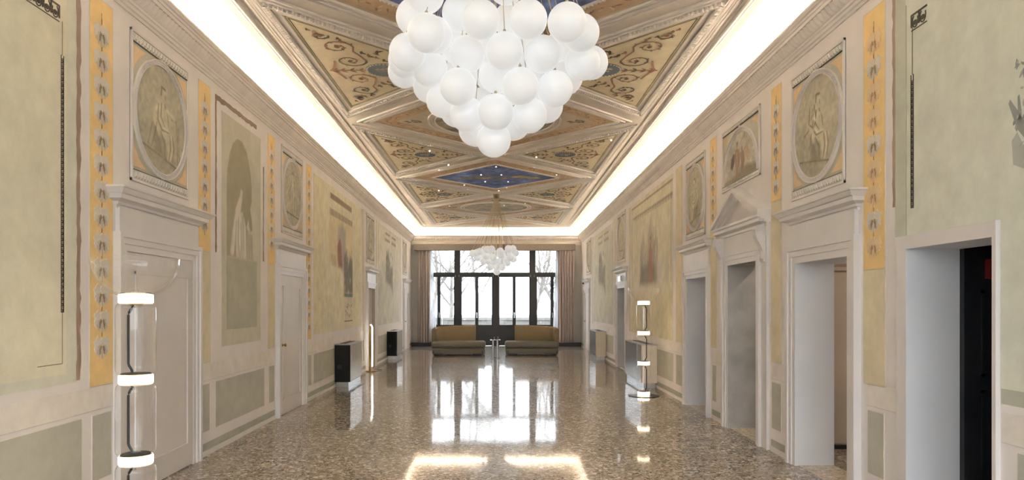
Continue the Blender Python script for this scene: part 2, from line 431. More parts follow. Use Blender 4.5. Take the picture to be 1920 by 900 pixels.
for nm, f, a0, a1, side in (('trim_1', WL, Y0, Y1, 'left'), ('trim_2', WR, Y0, Y1, 'right'), ('trim_3', fan, xl(Y1), xr(Y1), 'far end')):
    mb = MB(); mb.sweep(CORN, lambda p, q, a: f(a, p, q), a0, a1)
    tr = tag(mb.build(nm, 'moulding', fix=True), 'moulded stucco cornice with fluted band along the %s wall' % side, 'cornice', kind='structure')
    # fluted (gadrooned) band: too fine to pick apart singly
    g = MB(f); st = .075; k = 0; s = max(a0, 2.0) if f is not fan else a0
    while s < a1:
        vs = []; prof = [(.048, 4.166), (.075, 4.20), (.095, 4.25), (.10, 4.283)]
        for j, (p, q) in enumerate(prof):
            bul = .016 if j in (1, 2) else .008
            lean = .018*j
            vs += [(s+lean, p, q), (s+lean+st*.42, p+bul, q-bul*.6), (s+lean+st*.84, p, q)]
        fs = []
        for j in range(3):
            for k2 in range(2): fs.append((3*j+k2, 3*j+k2+1, 3*j+4+k2, 3*j+3+k2))
        g.add(vs, fs); s += st
    tag(g.build('fluting', 'moulding', tr, smooth=True), kind='stuff')
    mb = MB(); sheet(mb, CP, lambda p, q, a: f(a, p, q), a0, a1)
    mb.build('cove', 'cove', tr, smooth=True)
    mb = MB(); mb.sweep(EDGE, lambda p, q, a: f(a, p, q), a0+(.44 if f is fan else 0), a1-.44)
    mb.build('ceiling_edge_moulding', 'moulding', tr, fix=True)
    # hidden led strip lying in the trough behind the lip
    mb = MB(); 
    a0_, a1_ = (a0+.16, a1-.16) if f is fan else (a0, a1-.16)
    mb.prism([(a0_, .03), (a1_, .03), (a1_, .10), (a0_, .10)], lambda a, b, d: f(a, b, d), 4.256, 4.266)
    o = mb.build('led_strip', 'cove_led')
    tag(o, 'warm white led strip hidden behind the cornice lip along the %s wall' % side, 'led strip', 'cove lights')

# ------------------------------------------------------------------ painted wall decoration
GREEN = (184, 184, 164); GREY = (172, 172, 158); YEL = (216, 202, 162); ORANGE = (228, 188, 92); PALEG = (200, 200, 178); YPLAIN = (218, 204, 164)
def panel(parent, f, s0, s1, z0, z1, col, name='painted_panel', n=.004, line=None):
    mb = MB(f); mb.box(s0, s1, -.002, n, z0, z1, col)
    if line:
        wd = .008
        for a, b, c, d in ((s0-wd, s0, z0-wd, z1+wd), (s1, s1+wd, z0-wd, z1+wd), (s0, s1, z0-wd, z0), (s0, s1, z1, z1+wd)):
            mb.box(a, b, -.002, n-.001, c, d, line)
    return mb.build(name, 'paint', parent)
# leaf bunch motif in local (x = out of wall, y along, z up)
def leaf_mesh(name, c1, c2, c3, seed):
    r = random.Random(seed); mb = MB()
    def lobe(cy, cz, a, b, rot, col, d):
        P = []
        for k in range(15):
            t = 2*PI*k/15; rad = 1+.24*math.sin(5*t+seed+cy*60)+r.uniform(-.08, .08)
            y, z = a*math.cos(t)*rad, b*math.sin(t)*rad
            P.append((cy+y*math.cos(rot)-z*math.sin(rot), cz+y*math.sin(rot)+z*math.cos(rot)))
        mb.prism(P, lambda p, q, e: (e, p, q), -.001, d, col)
    for sg in (-1, 1):
        lobe(sg*.050, .020, .036, .045, sg*.5, c1, .002)
        lobe(sg*.040, -.035, .024, .042, sg*-.25, c2, .003)
        lobe(sg*.066, -.012, .016, .028, sg*.4, c1, .0035)
        lobe(sg*.022, -.028, .010, .034, sg*.2, c3, .004)
    lobe(0, -.055, .014, .038, 0, c2, .0045); lobe(0, .030, .020, .030, 0, c1, .0045)
    mb.box(-.001, .003, -.004, .004, .03, .105, c3)
    o = mb.build(name, 'paint'); me = o.data; bpy.data.objects.remove(o)
    return me
LEAF_GREY = [leaf_mesh('leaf_motif', (214, 205, 193), (194, 184, 170), (140, 116, 82), i) for i in range(2)]
LEAF_WORN = leaf_mesh('leaf_motif', (222, 190, 138), (212, 176, 120), (168, 128, 82), 5)
def strip(parent, f, s0, s1, z0, z1, zsplit=None, worn=None, sgn=1, leaf_to=None):
    """orange ornament strip with hanging leaf bunches; plain ochre below zsplit"""
    o = panel(parent, f, s0, s1, zsplit or z0, z1, ORANGE, 'ornament_strip', line=(206, 198, 184))
    if zsplit: panel(parent, f, s0, s1, z0, zsplit-.01, YPLAIN, 'ochre_strip', line=(206, 198, 184))
    z = z1-.26; i = 0
    lo = leaf_to or (zsplit or z0)+.12
    mb = MB(f); mid = (s0+s1)/2
    while z > lo:
        me = LEAF_GREY[i % 2]
        if worn and (i % worn) != 1: me = LEAF_WORN
        p = f(mid, .0045, z)
        k = obj_of('leaf_motif', me, o, p, (0, 0, .0142*(1 if f is WL else -1)))
        k.scale = ((1 if f is WL else -1), 1.2*(s1-s0)/.31, 1.12)
        z -= .203; i += 1
    mb.box(mid-.004, mid+.004, .002, .0052, lo+.05, z1-.1, (150, 118, 78)); mb.build('stem', 'paint', o)
    return o
def relief(parent, f, s0, s1, z0, z1, paint_fn, W=80, H=110, half=False, worn=False):
    """framed stucco panel with laurel oval, ribbon bars top and bottom, orange corners and a painted figure"""
    flip = f is WR
    base = MB(f); base.box(s0, s1, -.002, .004, z0, z1, (186, 182, 160))
    o = base.build('relief_panel', 'paint', parent)
    ww, hh = s1-s0, z1-z0
    fr = MB(f); t = .022
    for a, b, c, d in ((s0, s0+t, z0, z1), (s1-t, s1, z0, z1), (s0, s1, z0, z0+t), (s0, s1, z1-t, z1)):
        fr.box(a, b, 0, .02, c, d)
    fr.build('frame_fillet', 'moulding', o)
    cs, cz = (s0+s1)/2, (z0+z1)/2
    bar = .062*hh
    for zz in ((z0+.02, z1-.02-bar) if not half else (z0+.02, z1-.02-bar)):
        bm_ = MB(f); bm_.box(s0+.03, s1-.03, 0, .012, zz, zz+bar, (214, 208, 198))
        k = 0; s = s0+.045
        while s < s1-.09:
            bm_.prism([(s, zz+.2*bar), (s+.028, zz+.3*bar), (s+.040, zz+.8*bar), (s+.010, zz+.7*bar)], lambda a, b, d: (a, d, b), .010, .022, (228, 224, 216))
            bm_.prism([(s+.029, zz+.14*bar), (s+.036, zz+.14*bar), (s+.047, zz+.7*bar), (s+.042, zz+.75*bar)], lambda a, b, d: (a, d, b), .010, .016, (176, 166, 150))
            s += .050
        bm_.box(s0+.03, s1-.03, 0, .014, zz-.004, zz+.006, (96, 86, 72)); bm_.box(s0+.03, s1-.03, 0, .014, zz+bar-.004, zz+bar+.004, (120, 110, 96))
        bm_.build('ribbon_bar', 'paint', o)
    a_, b_ = ww*.475-.04, hh*.42-.04
    if half: zb = z0+.03+bar; b_ = z1-bar-.09-zb; cz = zb
    # orange corner spandrels
    for i, (sx, sz) in enumerate(((-1, -1), (1, -1), (1, 1), (-1, 1))):
        if half and sz < 0: continue
        ex = cs+sx*(ww/2-.045); ez = (z1-bar-.05) if sz > 0 else (z0+bar+.05)
        lx, lz = ww*.20, hh*.17
        P = [(ex, ez), (ex-sx*lx, ez), (ex-sx*lx*.45, ez-sz*lz*.35), (ex-sx*lx*.12, ez-sz*lz*.75), (ex, ez-sz*lz)]
        sp = MB(f); sp.prism(P, lambda a, b, d: (a, d, b), .002, .007, (218, 182, 124)); sp.build('corner_spandrel', 'paint', o)
    # short posts linking oval and bars
    for sg in ((1, -1) if not half else (1,)):
        p = MB(f); zt = cz+sg*b_; ze = (z1-.02-bar) if sg > 0 else (z0+.02+bar)
        for q in (-.022, .008): p.box(cs+q, cs+q+.014, 0, .018, min(zt, ze), max(zt, ze))
        p.build('link_post', 'moulding', o)
    # laurel ring
    def ell(t, k): return (cs+(a_+k)*math.cos(t), cz+(b_+k)*math.sin(t))
    N = 56 if not half else 30; T0, T1 = (0, 2*PI) if not half else (0, PI)
    rg = MB(f)
    for (k0, k1, d) in ((-.005, .03, .014), (.03, .04, .026), (-.013, -.005, .022)):
        for i in range(N):
            t0 = T0+(T1-T0)*i/N; t1 = T0+(T1-T0)*(i+1)/N
            rg.prism([ell(t0, k0), ell(t1, k0), ell(t1, k1), ell(t0, k1)], lambda a, b, e: (a, e, b), 0, d)
    ro = rg.build('oval_frame', 'moulding', o)
    lv = MB(f)
    for i in range(N):
        t = T0+(T1-T0)*(i+.5)/N; dt = (T1-T0)/N
        for kk in (.002, .016):
            lv.add([ell(t-dt*.5, kk)[:1]+(.014,)+ell(t-dt*.5, kk)[1:], ell(t+dt*.1, kk-.006)[:1]+(.028,)+ell(t+dt*.1, kk-.006)[1:],
                    ell(t+dt*.6, kk+.008)[:1]+(.016,)+ell(t+dt*.6, kk+.008)[1:], ell(t+dt*.1, kk+.018)[:1]+(.024,)+ell(t+dt*.1, kk+.018)[1:]], [(0, 1, 2, 3)])
    tag(lv.build('laurel_leaves', 'white', ro), kind='stuff')
    # painted medallion
    cv = Canvas(W, H, (2*a_)/((2 if not half else 1)*b_), (176, 169, 142), .04, int(s0*100))
    paint_fn(cv)
    zlo, zhi = (cz-b_, cz+b_) if not half else (cz, cz+b_)
    def to3(u, v): return f((cs-a_+2*a_*(1-u if flip else u)), .0075, zlo+(zhi-zlo)*v)
    if half: mask = lambda u, v: ((u-.5)*2)**2+v**2 < 1.02
    else: mask = lambda u, v: ((u-.5)*2)**2+((v-.5)*2)**2 < 1.02
    cv.mesh('medallion_painting', to3, 'paint', o, mask)
    return o
LT, MD, DK = (206, 199, 172), (146, 138, 108), (98, 90, 64)
def fig_seated(cv, lyre=False, flip=False):
    X = (lambda p: [(1-a, b) for a, b in p]) if flip else (lambda p: p)
    cv.blob(X([(.5, .55)])[0], .42, (188, 181, 153), .5); cv.blob(X([(.3, .2)])[0], .3, (140, 132, 104), .4)
    cv.stroke(X([(.14, .22), (.5, .17), (.9, .10)]), .012, DK, .6, .8); cv.stroke(X([(.2, .19), (.6, .15), (.86, .08)]), .04, MD, 1, .5)
    # seat
    cv.poly(X([(.36, .2), (.58, .17), (.58, .40), (.36, .42)]), (136, 128, 100), .02, .8)
    cv.stroke(X([(.58, .17), (.58, .4)]), .008, DK, .6, .7)
    # robe, torso
    cv.poly(X([(.46, .70), (.40, .62), (.34, .48), (.40, .40), (.60, .42), (.66, .52), (.62, .64), (.56, .70)]), (190, 182, 152), .02)
    cv.poly(X([(.40, .46), (.62, .46), (.74, .40), (.76, .30), (.70, .16), (.62, .16), (.60, .30), (.50, .34), (.42, .36)]), (196, 188, 158), .02)
    cv.poly(X([(.46, .38), (.58, .34), (.60, .18), (.52, .16)]), (158, 150, 120), .02)
    for a in ([(.44, .64), (.42, .5), (.5, .42), (.66, .42)], [(.5, .66), (.48, .54), (.56, .46)], [(.66, .4), (.68, .28), (.64, .16)], [(.72, .4), (.75, .3), (.72, .17)],
              [(.56, .66), (.62, .56), (.64, .48)], [(.48, .4), (.56, .3), (.56, .18)], [(.40, .46), (.36, .34), (.30, .22)]):
        cv.stroke(X(a), [.012]+[.016]*(len(a)-2)+[.006], DK, .8, .7)
    for a in ([(.47, .62), (.46, .5), (.53, .44)], [(.70, .38), (.71, .26), (.67, .17)], [(.58, .62), (.61, .54)], [(.52, .44), (.64, .44), (.70, .38)]):
        cv.stroke(X(a), .014, (216, 210, 184), .9, .75)
    # head
    cv.blob(X([(.53, .755)])[0], .05, (196, 188, 160), 1.0, .055); cv.stroke(X([(.49, .74), (.50, .81), (.57, .80)]), .018, DK, .8, .75)
    cv.stroke(X([(.57, .74), (.575, .71)]), .012, DK, .8, .6)
    if lyre:
        cv.stroke(X([(.36, .72), (.34, .56), (.44, .50), (.50, .56), (.46, .72)]), .012, DK, .7, .8)
        for k in (.39, .42, .45): cv.stroke(X([(k, .70), (k+.01, .54)]), .004, DK, .5, .7)
        cv.poly(X([(.34, .56), (.40, .50), (.48, .52), (.46, .46), (.36, .46)]), (190, 182, 154), .02, .8)
        cv.stroke(X([(.54, .64), (.50, .56), (.44, .6)]), .022, LT, .8, .8)
        cv.stroke(X([(.24, .48), (.22, .3), (.20, .2)]), .014, MD, .7, .8); cv.stroke(X([(.24, .46), (.34, .50)]), .01, DK, .7, .6)
        cv.poly(X([(.24, .44), (.36, .46), (.40, .2), (.22, .2)]), (176, 168, 138), .02, .6)
    else:
        cv.stroke(X([(.70, .56), (.80, .56), (.82, .40), (.83, .16)]), .016, MD, .7, .9); cv.stroke(X([(.84, .52), (.85, .34), (.88, .12)]), .008, DK, .7, .7)
        cv.stroke(X([(.60, .62), (.70, .60), (.76, .57)]), .022, LT, .8, .85); cv.stroke(X([(.40, .6), (.34, .5), (.38, .44)]), .024, LT, .8, .8)
        cv.stroke(X([(.32, .44), (.24, .24)]), .008, DK, .7, .7); cv.stroke(X([(.38, .42), (.5, .2)]), .006, DK, .7, .7)
    cv.noise(.08, 30)
def fig_standing(cv):
    cv.blob((.5, .5), .4, (184, 177, 148), .5)
    cv.poly([(.42, .74), (.58, .74), (.64, .5), (.62, .2), (.40, .18), (.38, .5)], (192, 184, 154), .02)
    for a in ([(.44, .7), (.42, .4), (.43, .2)], [(.52, .6), (.50, .3), (.52, .2)], [(.58, .7), (.62, .5), (.58, .2)], [(.42, .62), (.3, .5), (.34, .4)]):
        cv.stroke(a, .014, DK, .8, .7)
    cv.stroke([(.47, .66), (.47, .3)], .016, (212, 206, 180), .9, .7)
    cv.blob((.5, .79), .045, (192, 184, 156), 1, .055); cv.stroke([(.46, .79), (.5, .84), (.55, .80)], .016, DK, .8, .7)
    cv.stroke([(.2, .2), (.85, .16)], .014, DK, .7, .7); cv.noise(.08, 30)
def fig_trumpet(cv):
    cv.a[:] = (186, 178, 160); cv.noise(.08, 8)
    cv.poly([(0, 0), (1, 0), (1, .14), (.7, .22), (.4, .12), (.15, .08), (0, .02)], (128, 116, 84), .05, .9)
    B1, B2 = (140, 112, 80), (104, 84, 62)
    cv.poly([(.30, .60), (.24, .50), (.22, .32), (.28, .26), (.34, .40), (.36, .56)], (94, 82, 72), .02)
    cv.poly([(.62, .60), (.70, .62), (.78, .46), (.74, .30), (.68, .36), (.64, .50)], (176, 152, 104), .02, .9)
    cv.poly([(.36, .66), (.48, .64), (.52, .46), (.48, .28), (.44, .08), (.38, .08), (.38, .3), (.34, .5)], B1, .02)
    cv.poly([(.52, .54), (.60, .56), (.64, .42), (.62, .2), (.58, .1), (.52, .12), (.54, .3)], (132, 108, 82), .02)
    cv.stroke([(.40, .60), (.42, .4), (.40, .12)], .02, (196, 172, 136), .9, .8); cv.stroke([(.48, .44), (.50, .2), (.48, .06)], .02, B2, .8, .8)
    cv.stroke([(.34, .34), (.32, .14)], .02, (180, 156, 122), .8, .8)
    cv.blob((.42, .73), .05, (150, 122, 92), 1, .06); cv.blob((.42, .77), .04, B2, .9, .03)
    cv.blob((.56, .60), .035, (120, 98, 74), 1, .05)
    cv.stroke([(.46, .70), (.58, .80), (.64, .88)], [.008, .014, .03], (158, 132, 92), .7, .95); cv.stroke([(.46, .62), (.54, .68), (.58, .78)], .016, (190, 164, 128), .8, .8)
    cv.noise(.1, 30)

DADO = (186, 184, 168)
def dado(parent, f, a, b): panel(parent, f, a, b, .26, .765, DADO, 'dado_panel', line=(226, 218, 206))
def skirting(parent, f, segs):
    for a, b in segs:
        mb = MB(f); mb.box(a, b, -.002, .006, .06, .135, (168, 168, 152)); mb.build('painted_skirting_band', 'paint', parent)
        mb = MB(f); mb.box(a, b, 0, .012, 0, .055); mb.build('baseboard', 'moulding', parent)
def dado_rail(parent, f, segs):
    for a, b in segs:
        mb = MB(f); mb.box(a, b, 0, .004, .80, .804, (212, 204, 194)); mb.box(a, b, 0, .003, .808, .985, (228, 220, 210)); mb.build('white_band', 'paint', parent)
SEG_L = [(Y0, 5.5), (7.1, 9.66), (11.28, 16.85), (18.3, 24.3), (26.0, Y1)]
SEG_R = [(Y0, 4.03), (5.1, 5.54), (7.08, 7.54), (9.27, 9.72), (11.22, 16.5), (18.15, 24.0), (25.7, Y1)]
for P, f, S in ((wall_left, WL, SEG_L), (wall_right, WR, SEG_R)): skirting(P, f, S); dado_rail(P, f, S)
for a, b in ((2.2, 5.07), (5.21, 5.47), (7.18, 7.40), (7.57, 9.21), (9.415, 9.64), (11.46, 11.66), (11.84, 16.2), (16.4, 16.62), (18.75, 23.2), (23.45, 23.7)): dado(wall_left, WL, a, b)
for a, b in ((1.5, 3.9), (5.29, 5.52), (7.27, 7.52), (9.53, 9.70), (11.39, 11.79), (12.0, 16.0), (16.15, 16.35), (18.75, 23.1), (23.3, 23.6)): dado(wall_right, WR, a, b)
# strips
strip(wall_left, WL, 5.178, 5.487, .99, 3.99, None, leaf_to=1.2)
strip(wall_left, WL, 7.125, 7.42, 1.0, 3.97, 2.19)
strip(wall_left, WL, 9.37, 9.66, 1.02, 3.97, 2.19)
strip(wall_left, WL, 11.36, 11.66, 1.05, 3.97, None)
strip(wall_right, WR, 5.275, 5.585, .98, 3.97, 1.9, worn=3)
strip(wall_right, WR, 7.27, 7.535, .99, 3.98, 2.75)
strip(wall_right, WR, 9.53, 9.81, 1.02, 3.97, 2.62)
panel(wall_right, WR, 11.40, 11.79, .99, 3.95, YPLAIN, 'ochre_strip', line=(206, 198, 184))
for a, b in ((16.42, 16.66), (18.42, 18.62), (23.42, 23.66)): panel(wall_left, WL, a, b, 1.0, 3.93, (214, 200, 166), 'ochre_strip', line=(210, 202, 190))
for a, b in ((16.14, 16.36), (18.38, 18.6), (23.2, 23.45)): panel(wall_right, WR, a, b, 1.0, 3.93, (208, 196, 166), 'ochre_strip', line=(206, 198, 184))
# medallion panels
relief(wall_left, WL, 5.756, 6.86, 2.67, 3.96, lambda c: fig_seated(c), 110, 170)
relief(wall_left, WL, 9.974, 11.09, 2.675, 3.97, fig_standing, 70, 120)
relief(wall_left, WL, 16.95, 18.1, 2.69, 3.93, lambda c: (fig_standing(c), c.noise(.1, 12)), 40, 80)
relief(wall_left, WL, 24.2, 25.3, 2.70, 3.95, fig_standing, 40, 70)
relief(wall_right, WR, 5.886, 6.986, 2.67, 3.92, lambda c: fig_seated(c, True), 110, 170)
relief(wall_right, WR, 7.86, 9.24, 3.12, 3.935, fig_trumpet, 110, 110, half=True)
relief(wall_right, WR, 10.05, 11.12, 2.66, 3.9, lambda c: fig_seated(c, False, True), 70, 120)
relief(wall_right, WR, 16.83, 18.0, 2.68, 3.98, fig_standing, 40, 80)
relief(wall_right, WR, 23.7, 25.0, 2.70, 3.97, fig_standing, 40, 70)

# niche with painted statue (left wall, between first two doors)
nf = panel(wall_left, WL, 7.738, 9.062, 1.148, 3.815, (198, 194, 172), 'painted_niche_field', line=(212, 206, 190))
def niche(cv):
    cv.poly([(0, 0), (.92, 0), (.92, .37), (0, .37)], (172, 170, 148), .004, .9)
    A = [(0, .375), (0, .70), (.02, .80), (.08, .89), (.18, .96), (.30, .995), (.44, .995), (.58, .955), (.68, .88), (.74, .78), (.74, .70), (.64, .60), (.58, .55), (.66, .50), (.76, .46), (.80, .375)]
    cv.poly(A, (156, 148, 116), .006)
    cv.poly([(0, .375), (0, .62), (.2, .62), (.2, .375)], (168, 160, 130), .1, .6)
    # statue
    cv.poly([(.30, .60), (.40, .62), (.44, .68), (.46, .735), (.40, .74), (.37, .70), (.24, .62)], (206, 201, 186), .006)
    cv.poly([(.16, .40), (.22, .55), (.30, .62), (.46, .62), (.56, .55), (.58, .375), (.26, .375), (.24, .46), (.20, .38)], (204, 199, 184), .006)
    cv.stroke([(.28, .60), (.20, .50), (.15, .40)], .03, (210, 205, 192), .6, .9)
    for a in ([(.34, .58), (.33, .46), (.36, .38)], [(.46, .60), (.48, .48), (.46, .38)], [(.40, .56), (.42, .44), (.40, .38)], [(.27, .56), (.25, .46), (.26, .38)]):
        cv.stroke(a, .010, (162, 154, 132), .8, .7)
    cv.stroke([(.38, .6), (.37, .45)], .014, (224, 220, 208), .8, .7)
    cv.poly([(.62, .62), (.68, .66), (.74, .60), (.76, .54), (.70, .53), (.66, .56)], (150, 142, 112), .006)
    cv.poly([(.60, .375), (.60, .52), (.68, .54), (.76, .50), (.80, .375)], (186, 180, 160), .006)
    for x in (.63, .67, .71, .75): cv.stroke([(x, .51), (x+.01, .38)], .008, (148, 140, 116), .8, .7)
cv = Canvas(90, 190, (9.0-7.88)/(3.62-1.33), (197, 193, 171), .03, 3); niche(cv)
cv.mesh('niche_statue_painting', lambda u, v: WL(7.88+1.12*u, .0065, 1.33+2.29*v), 'paint', nf)
def ragged(parent, f, s0, s1, z0, z1, col, vertical=True, seed=1, name='brown_edge_band', amp=.35, n=.006):
    r = random.Random(seed); mb = MB(f); N = max(4, int(((z1-z0) if vertical else (s1-s0))/.06))
    A = []; B = []
    for i in range(N+1):
        t = i/N
        if vertical:
            wd = s1-s0; A.append((s0+r.uniform(0, amp)*wd*.6, z0+(z1-z0)*t)); B.append((s1-r.uniform(0, amp)*wd, z0+(z1-z0)*t))
        else:
            wd = z1-z0; A.append((s0+(s1-s0)*t, z0+r.uniform(0, amp)*wd)); B.append((s0+(s1-s0)*t, z1-r.uniform(0, amp)*wd*.5))
    for i in range(N):
        mb.prism([A[i], A[i+1], B[i+1], B[i]], lambda a, b, d: (a, d, b), 0, n, col)
    return mb.build(name, 'paint', parent)
BR = (142, 120, 100)
ragged(wall_left, WL, 7.555, 7.60, 2.20, 3.95, BR, seed=2); ragged(wall_left, WL, 7.56, 8.9, 3.89, 3.96, BR, False, 3)
ragged(wall_left, WL, 9.165, 9.20, 2.20, 3.47, BR, seed=4)
# near big panels
pl = panel(wall_left, WL, 0.2, 5.01, 1.05, 4.0, (212, 212, 192), 'painted_field')
panel(pl, WL, 0.6, 4.885, 1.12, 4.0, (222, 217, 188), 'inner_field', n=.0055)
ragged(wall_left, WL, 5.0, 5.065, 1.06, 4.03, (150, 124, 104), seed=8)
mb = MB(WR); mb.box(.2, 4.035, -.002, .004, 1.12, 4.0, (214, 217, 200)); mb.box(4.035, 5.0, -.002, .004, 2.12, 4.0, (214, 217, 200))
pr = mb.build('painted_field', 'paint', wall_right)
panel(pr, WR, 0.2, 4.03, 1.03, 1.12, (184, 186, 168), 'border_band', n=.005)
panel(pr, WR, 5.0, 5.13, 2.12, 3.97, (194, 198, 176), 'border_band', n=.005)
ragged(wall_right, WR, 5.125, 5.17, 2.35, 4.05, (160, 132, 106), seed=9)
def meander(parent, f, s, z0, z1, wd=.032):
    mb = MB(f); c = (74, 66, 56); z = z0; t = .0055; p = .042
    for a in (s-wd/2, s+wd/2-.004): mb.box(a, a+.004, 0, t+.004, z0, z1, c)
    while z < z1-p:
        mb.box(s-wd/2, s+wd*.2, 0, t+.004, z, z+.007, c); mb.box(s+wd*.2-.007, s+wd*.2, 0, t+.004, z, z+.024, c)
        mb.box(s-wd*.25, s+wd*.2, 0, t+.004, z+.018, z+.025, c); mb.box(s-wd*.1, s+wd/2, 0, t+.004, z+.03, z+.036, c)
        z += p
    return tag(mb.build('meander_border', 'paint', parent), kind='stuff')
def palmettes(parent, f, s0, s1, z):
    c = (84, 76, 64); mb = MB(f); s = s0; h = .10
    while s < s1-.05:
        cs = s+.045
        for k in range(9):
            t0 = PI*k/8-PI/2; t1 = PI*(k+1)/8-PI/2
            ring = lambda t, r: (cs+r*.036*math.sin(t), z+.045-r*.05*math.cos(t))
            mb.prism([ring(t0*1.3, 1.), ring(t1*1.3, 1.), ring(t1*1.3, .82), ring(t0*1.3, .82)], lambda a, b, d: (a, d, b), 0, .0095, c)
        for k in range(7):
            t = (k-3)*.42
            a = (cs+.006*math.sin(t), z+.05); b = (cs+.027*math.sin(t), z+.05-.034*math.cos(t))
            mb.prism([(a[0]-.003, a[1]), (a[0]+.003, a[1]), (b[0]+.005, b[1]), (b[0]-.005, b[1])], lambda p, q, d: (p, d, q), 0, .0095, c)
        mb.box(s+.083, s+.097, 0, .0095, z+.01, z+.10, c)
        s += .09
    mb.box(s0, s, 0, .0095, z+.09, z+.102, c); mb.box(s0, s, 0, .0095, z-.018, z-.012, c)
    return tag(mb.build('palmette_frieze', 'paint', parent), kind='stuff')
meander(pl, WL, 4.835, 1.56, 3.38); palmettes(pl, WL, 4.35, 4.80, 3.62)
mb = MB(WL); mb.box(4.833, 4.838, 0, .0075, 1.197, 1.56, (110, 100, 84)); mb.box(4.57, 4.838, 0, .0075, 1.195, 1.20, (110, 100, 84)); mb.box(4.832, 4.838, 0, .0075, 3.38, 3.62, (110, 100, 84))
mb.build('ruled_line', 'paint', pl)
meander(pr, WR, 4.911, 2.31, 3.27); palmettes(pr, WR, 4.74, 4.90, 3.60)
mb = MB(WR); mb.box(4.908, 4.913, 0, .0075, 3.27, 3.62, (110, 100, 84)); mb.box(4.985, 4.99, 0, .0075, 2.12, 3.8, (160, 158, 140)); mb.build('ruled_line', 'paint', pr)
# shrub fragment on the near right panel
mb = MB(WR); G1, G2 = (178, 181, 170), (150, 153, 144)
n3 = lambda a, b, d: (a, d, b)
mb.prism([(3.80, 2.36), (3.93, 2.42), (3.94, 2.56), (3.90, 2.60), (3.86, 2.52), (3.78, 2.5)], n3, 0, .0075, G1)
mb.prism([(3.84, 2.55), (3.90, 2.62), (3.965, 2.78), (3.955, 2.80), (3.88, 2.70), (3.82, 2.62)], n3, 0, .0085, G2)
mb.prism([(3.86, 2.62), (3.89, 2.64), (3.895, 2.80), (3.885, 2.81), (3.87, 2.72)], n3, 0, .0085, G2)
rr = random.Random(3)
for k in range(34):
    s, z = rr.uniform(3.70, 3.93), rr.uniform(2.40, 3.0); a = rr.uniform(0, PI); l = rr.uniform(.012, .03)
    mb.prism([(s-l*math.cos(a), z-l*math.sin(a)), (s+.008*math.sin(a), z-.008*math.cos(a)), (s+l*math.cos(a), z+l*math.sin(a)), (s-.008*math.sin(a), z+.008*math.cos(a))], n3, 0, .0095, G1 if k % 2 else G2)
mb.prism([(3.3, 2.3), (3.75, 2.36), (3.82, 2.6), (3.6, 2.9), (3.3, 2.8)], n3, 0, .0075, G1)
mb.build('fresco_fragment', 'paint', pr)

# large landscape frescoes mid-hall
def land_left(cv):
    cv.poly([(.0, 0), (0, 1), (.16, 1), (.16, 0)], (214, 203, 160), .01, .6)
    cv.poly([(.28, .915), (.74, .91), (.74, .95), (.28, .955)], (132, 112, 84), .004, .9)
    cv.poly([(.27, .80), (.76, .80), (.76, .845), (.27, .85)], (178, 160, 124), .004, .9)
    for k in range(22):
        x = .28+.022*k; cv.stroke([(x, .805), (x, .84)], .006, (120, 104, 82), .6, .8)
    cv.poly([(.26, .47), (.26, .80), (.76, .80), (.76, .22), (.56, .22), (.56, .44), (.40, .44)], (212, 196, 152), .008, .8)
    cv.poly([(.44, .74), (.52, .78), (.60, .74), (.60, .60), (.66, .50), (.58, .40), (.48, .46), (.42, .52)], (170, 160, 148), .03, .95)
    cv.poly([(.44, .46), (.42, .60), (.45, .65), (.50, .63), (.52, .46)], (140, 92, 70), .015, .95)
    cv.blob((.47, .645), .018, (120, 92, 74), 1)
    cv.poly([(.56, .27), (.56, .54), (.62, .60), (.66, .48), (.70, .56), (.76, .54), (.76, .27)], (122, 116, 104), .02, .95)
    for k in range(26):
        x = cv.r.uniform(.55, .76); z = cv.r.uniform(.29, .55); cv.stroke([(x, z), (x+cv.r.uniform(-.02, .02), z+.06)], .008, (92, 88, 76) if k % 2 else (156, 150, 136), .8, .7)
    cv.poly([(.55, .245), (.76, .245), (.76, .27), (.55, .27)], (96, 120, 112), .004, .9)
    for x in (.30, .33, .36): cv.stroke([(x+.02, .46), (x, .53)], .008, (110, 104, 90), .8, .8)
    cv.poly([(.57, .06), (.76, .06), (.76, .235), (.57, .24)], (216, 206, 178), .004, .9)
    for k in range(30):
        x = cv.r.uniform(.59, .75); z = cv.r.uniform(.09, .2); cv.blob((x, z), .008, (110, 88, 70), .7)
    cv.stroke([(.57, .062), (.76, .062)], .005, (120, 80, 70), .5, .9)
    for k in range(26):
        cv.blob((cv.r.uniform(.05, .95), cv.r.uniform(.1, .5)), cv.r.uniform(.01, .03), (226, 218, 192), .5)
    cv.noise(.035, 26)
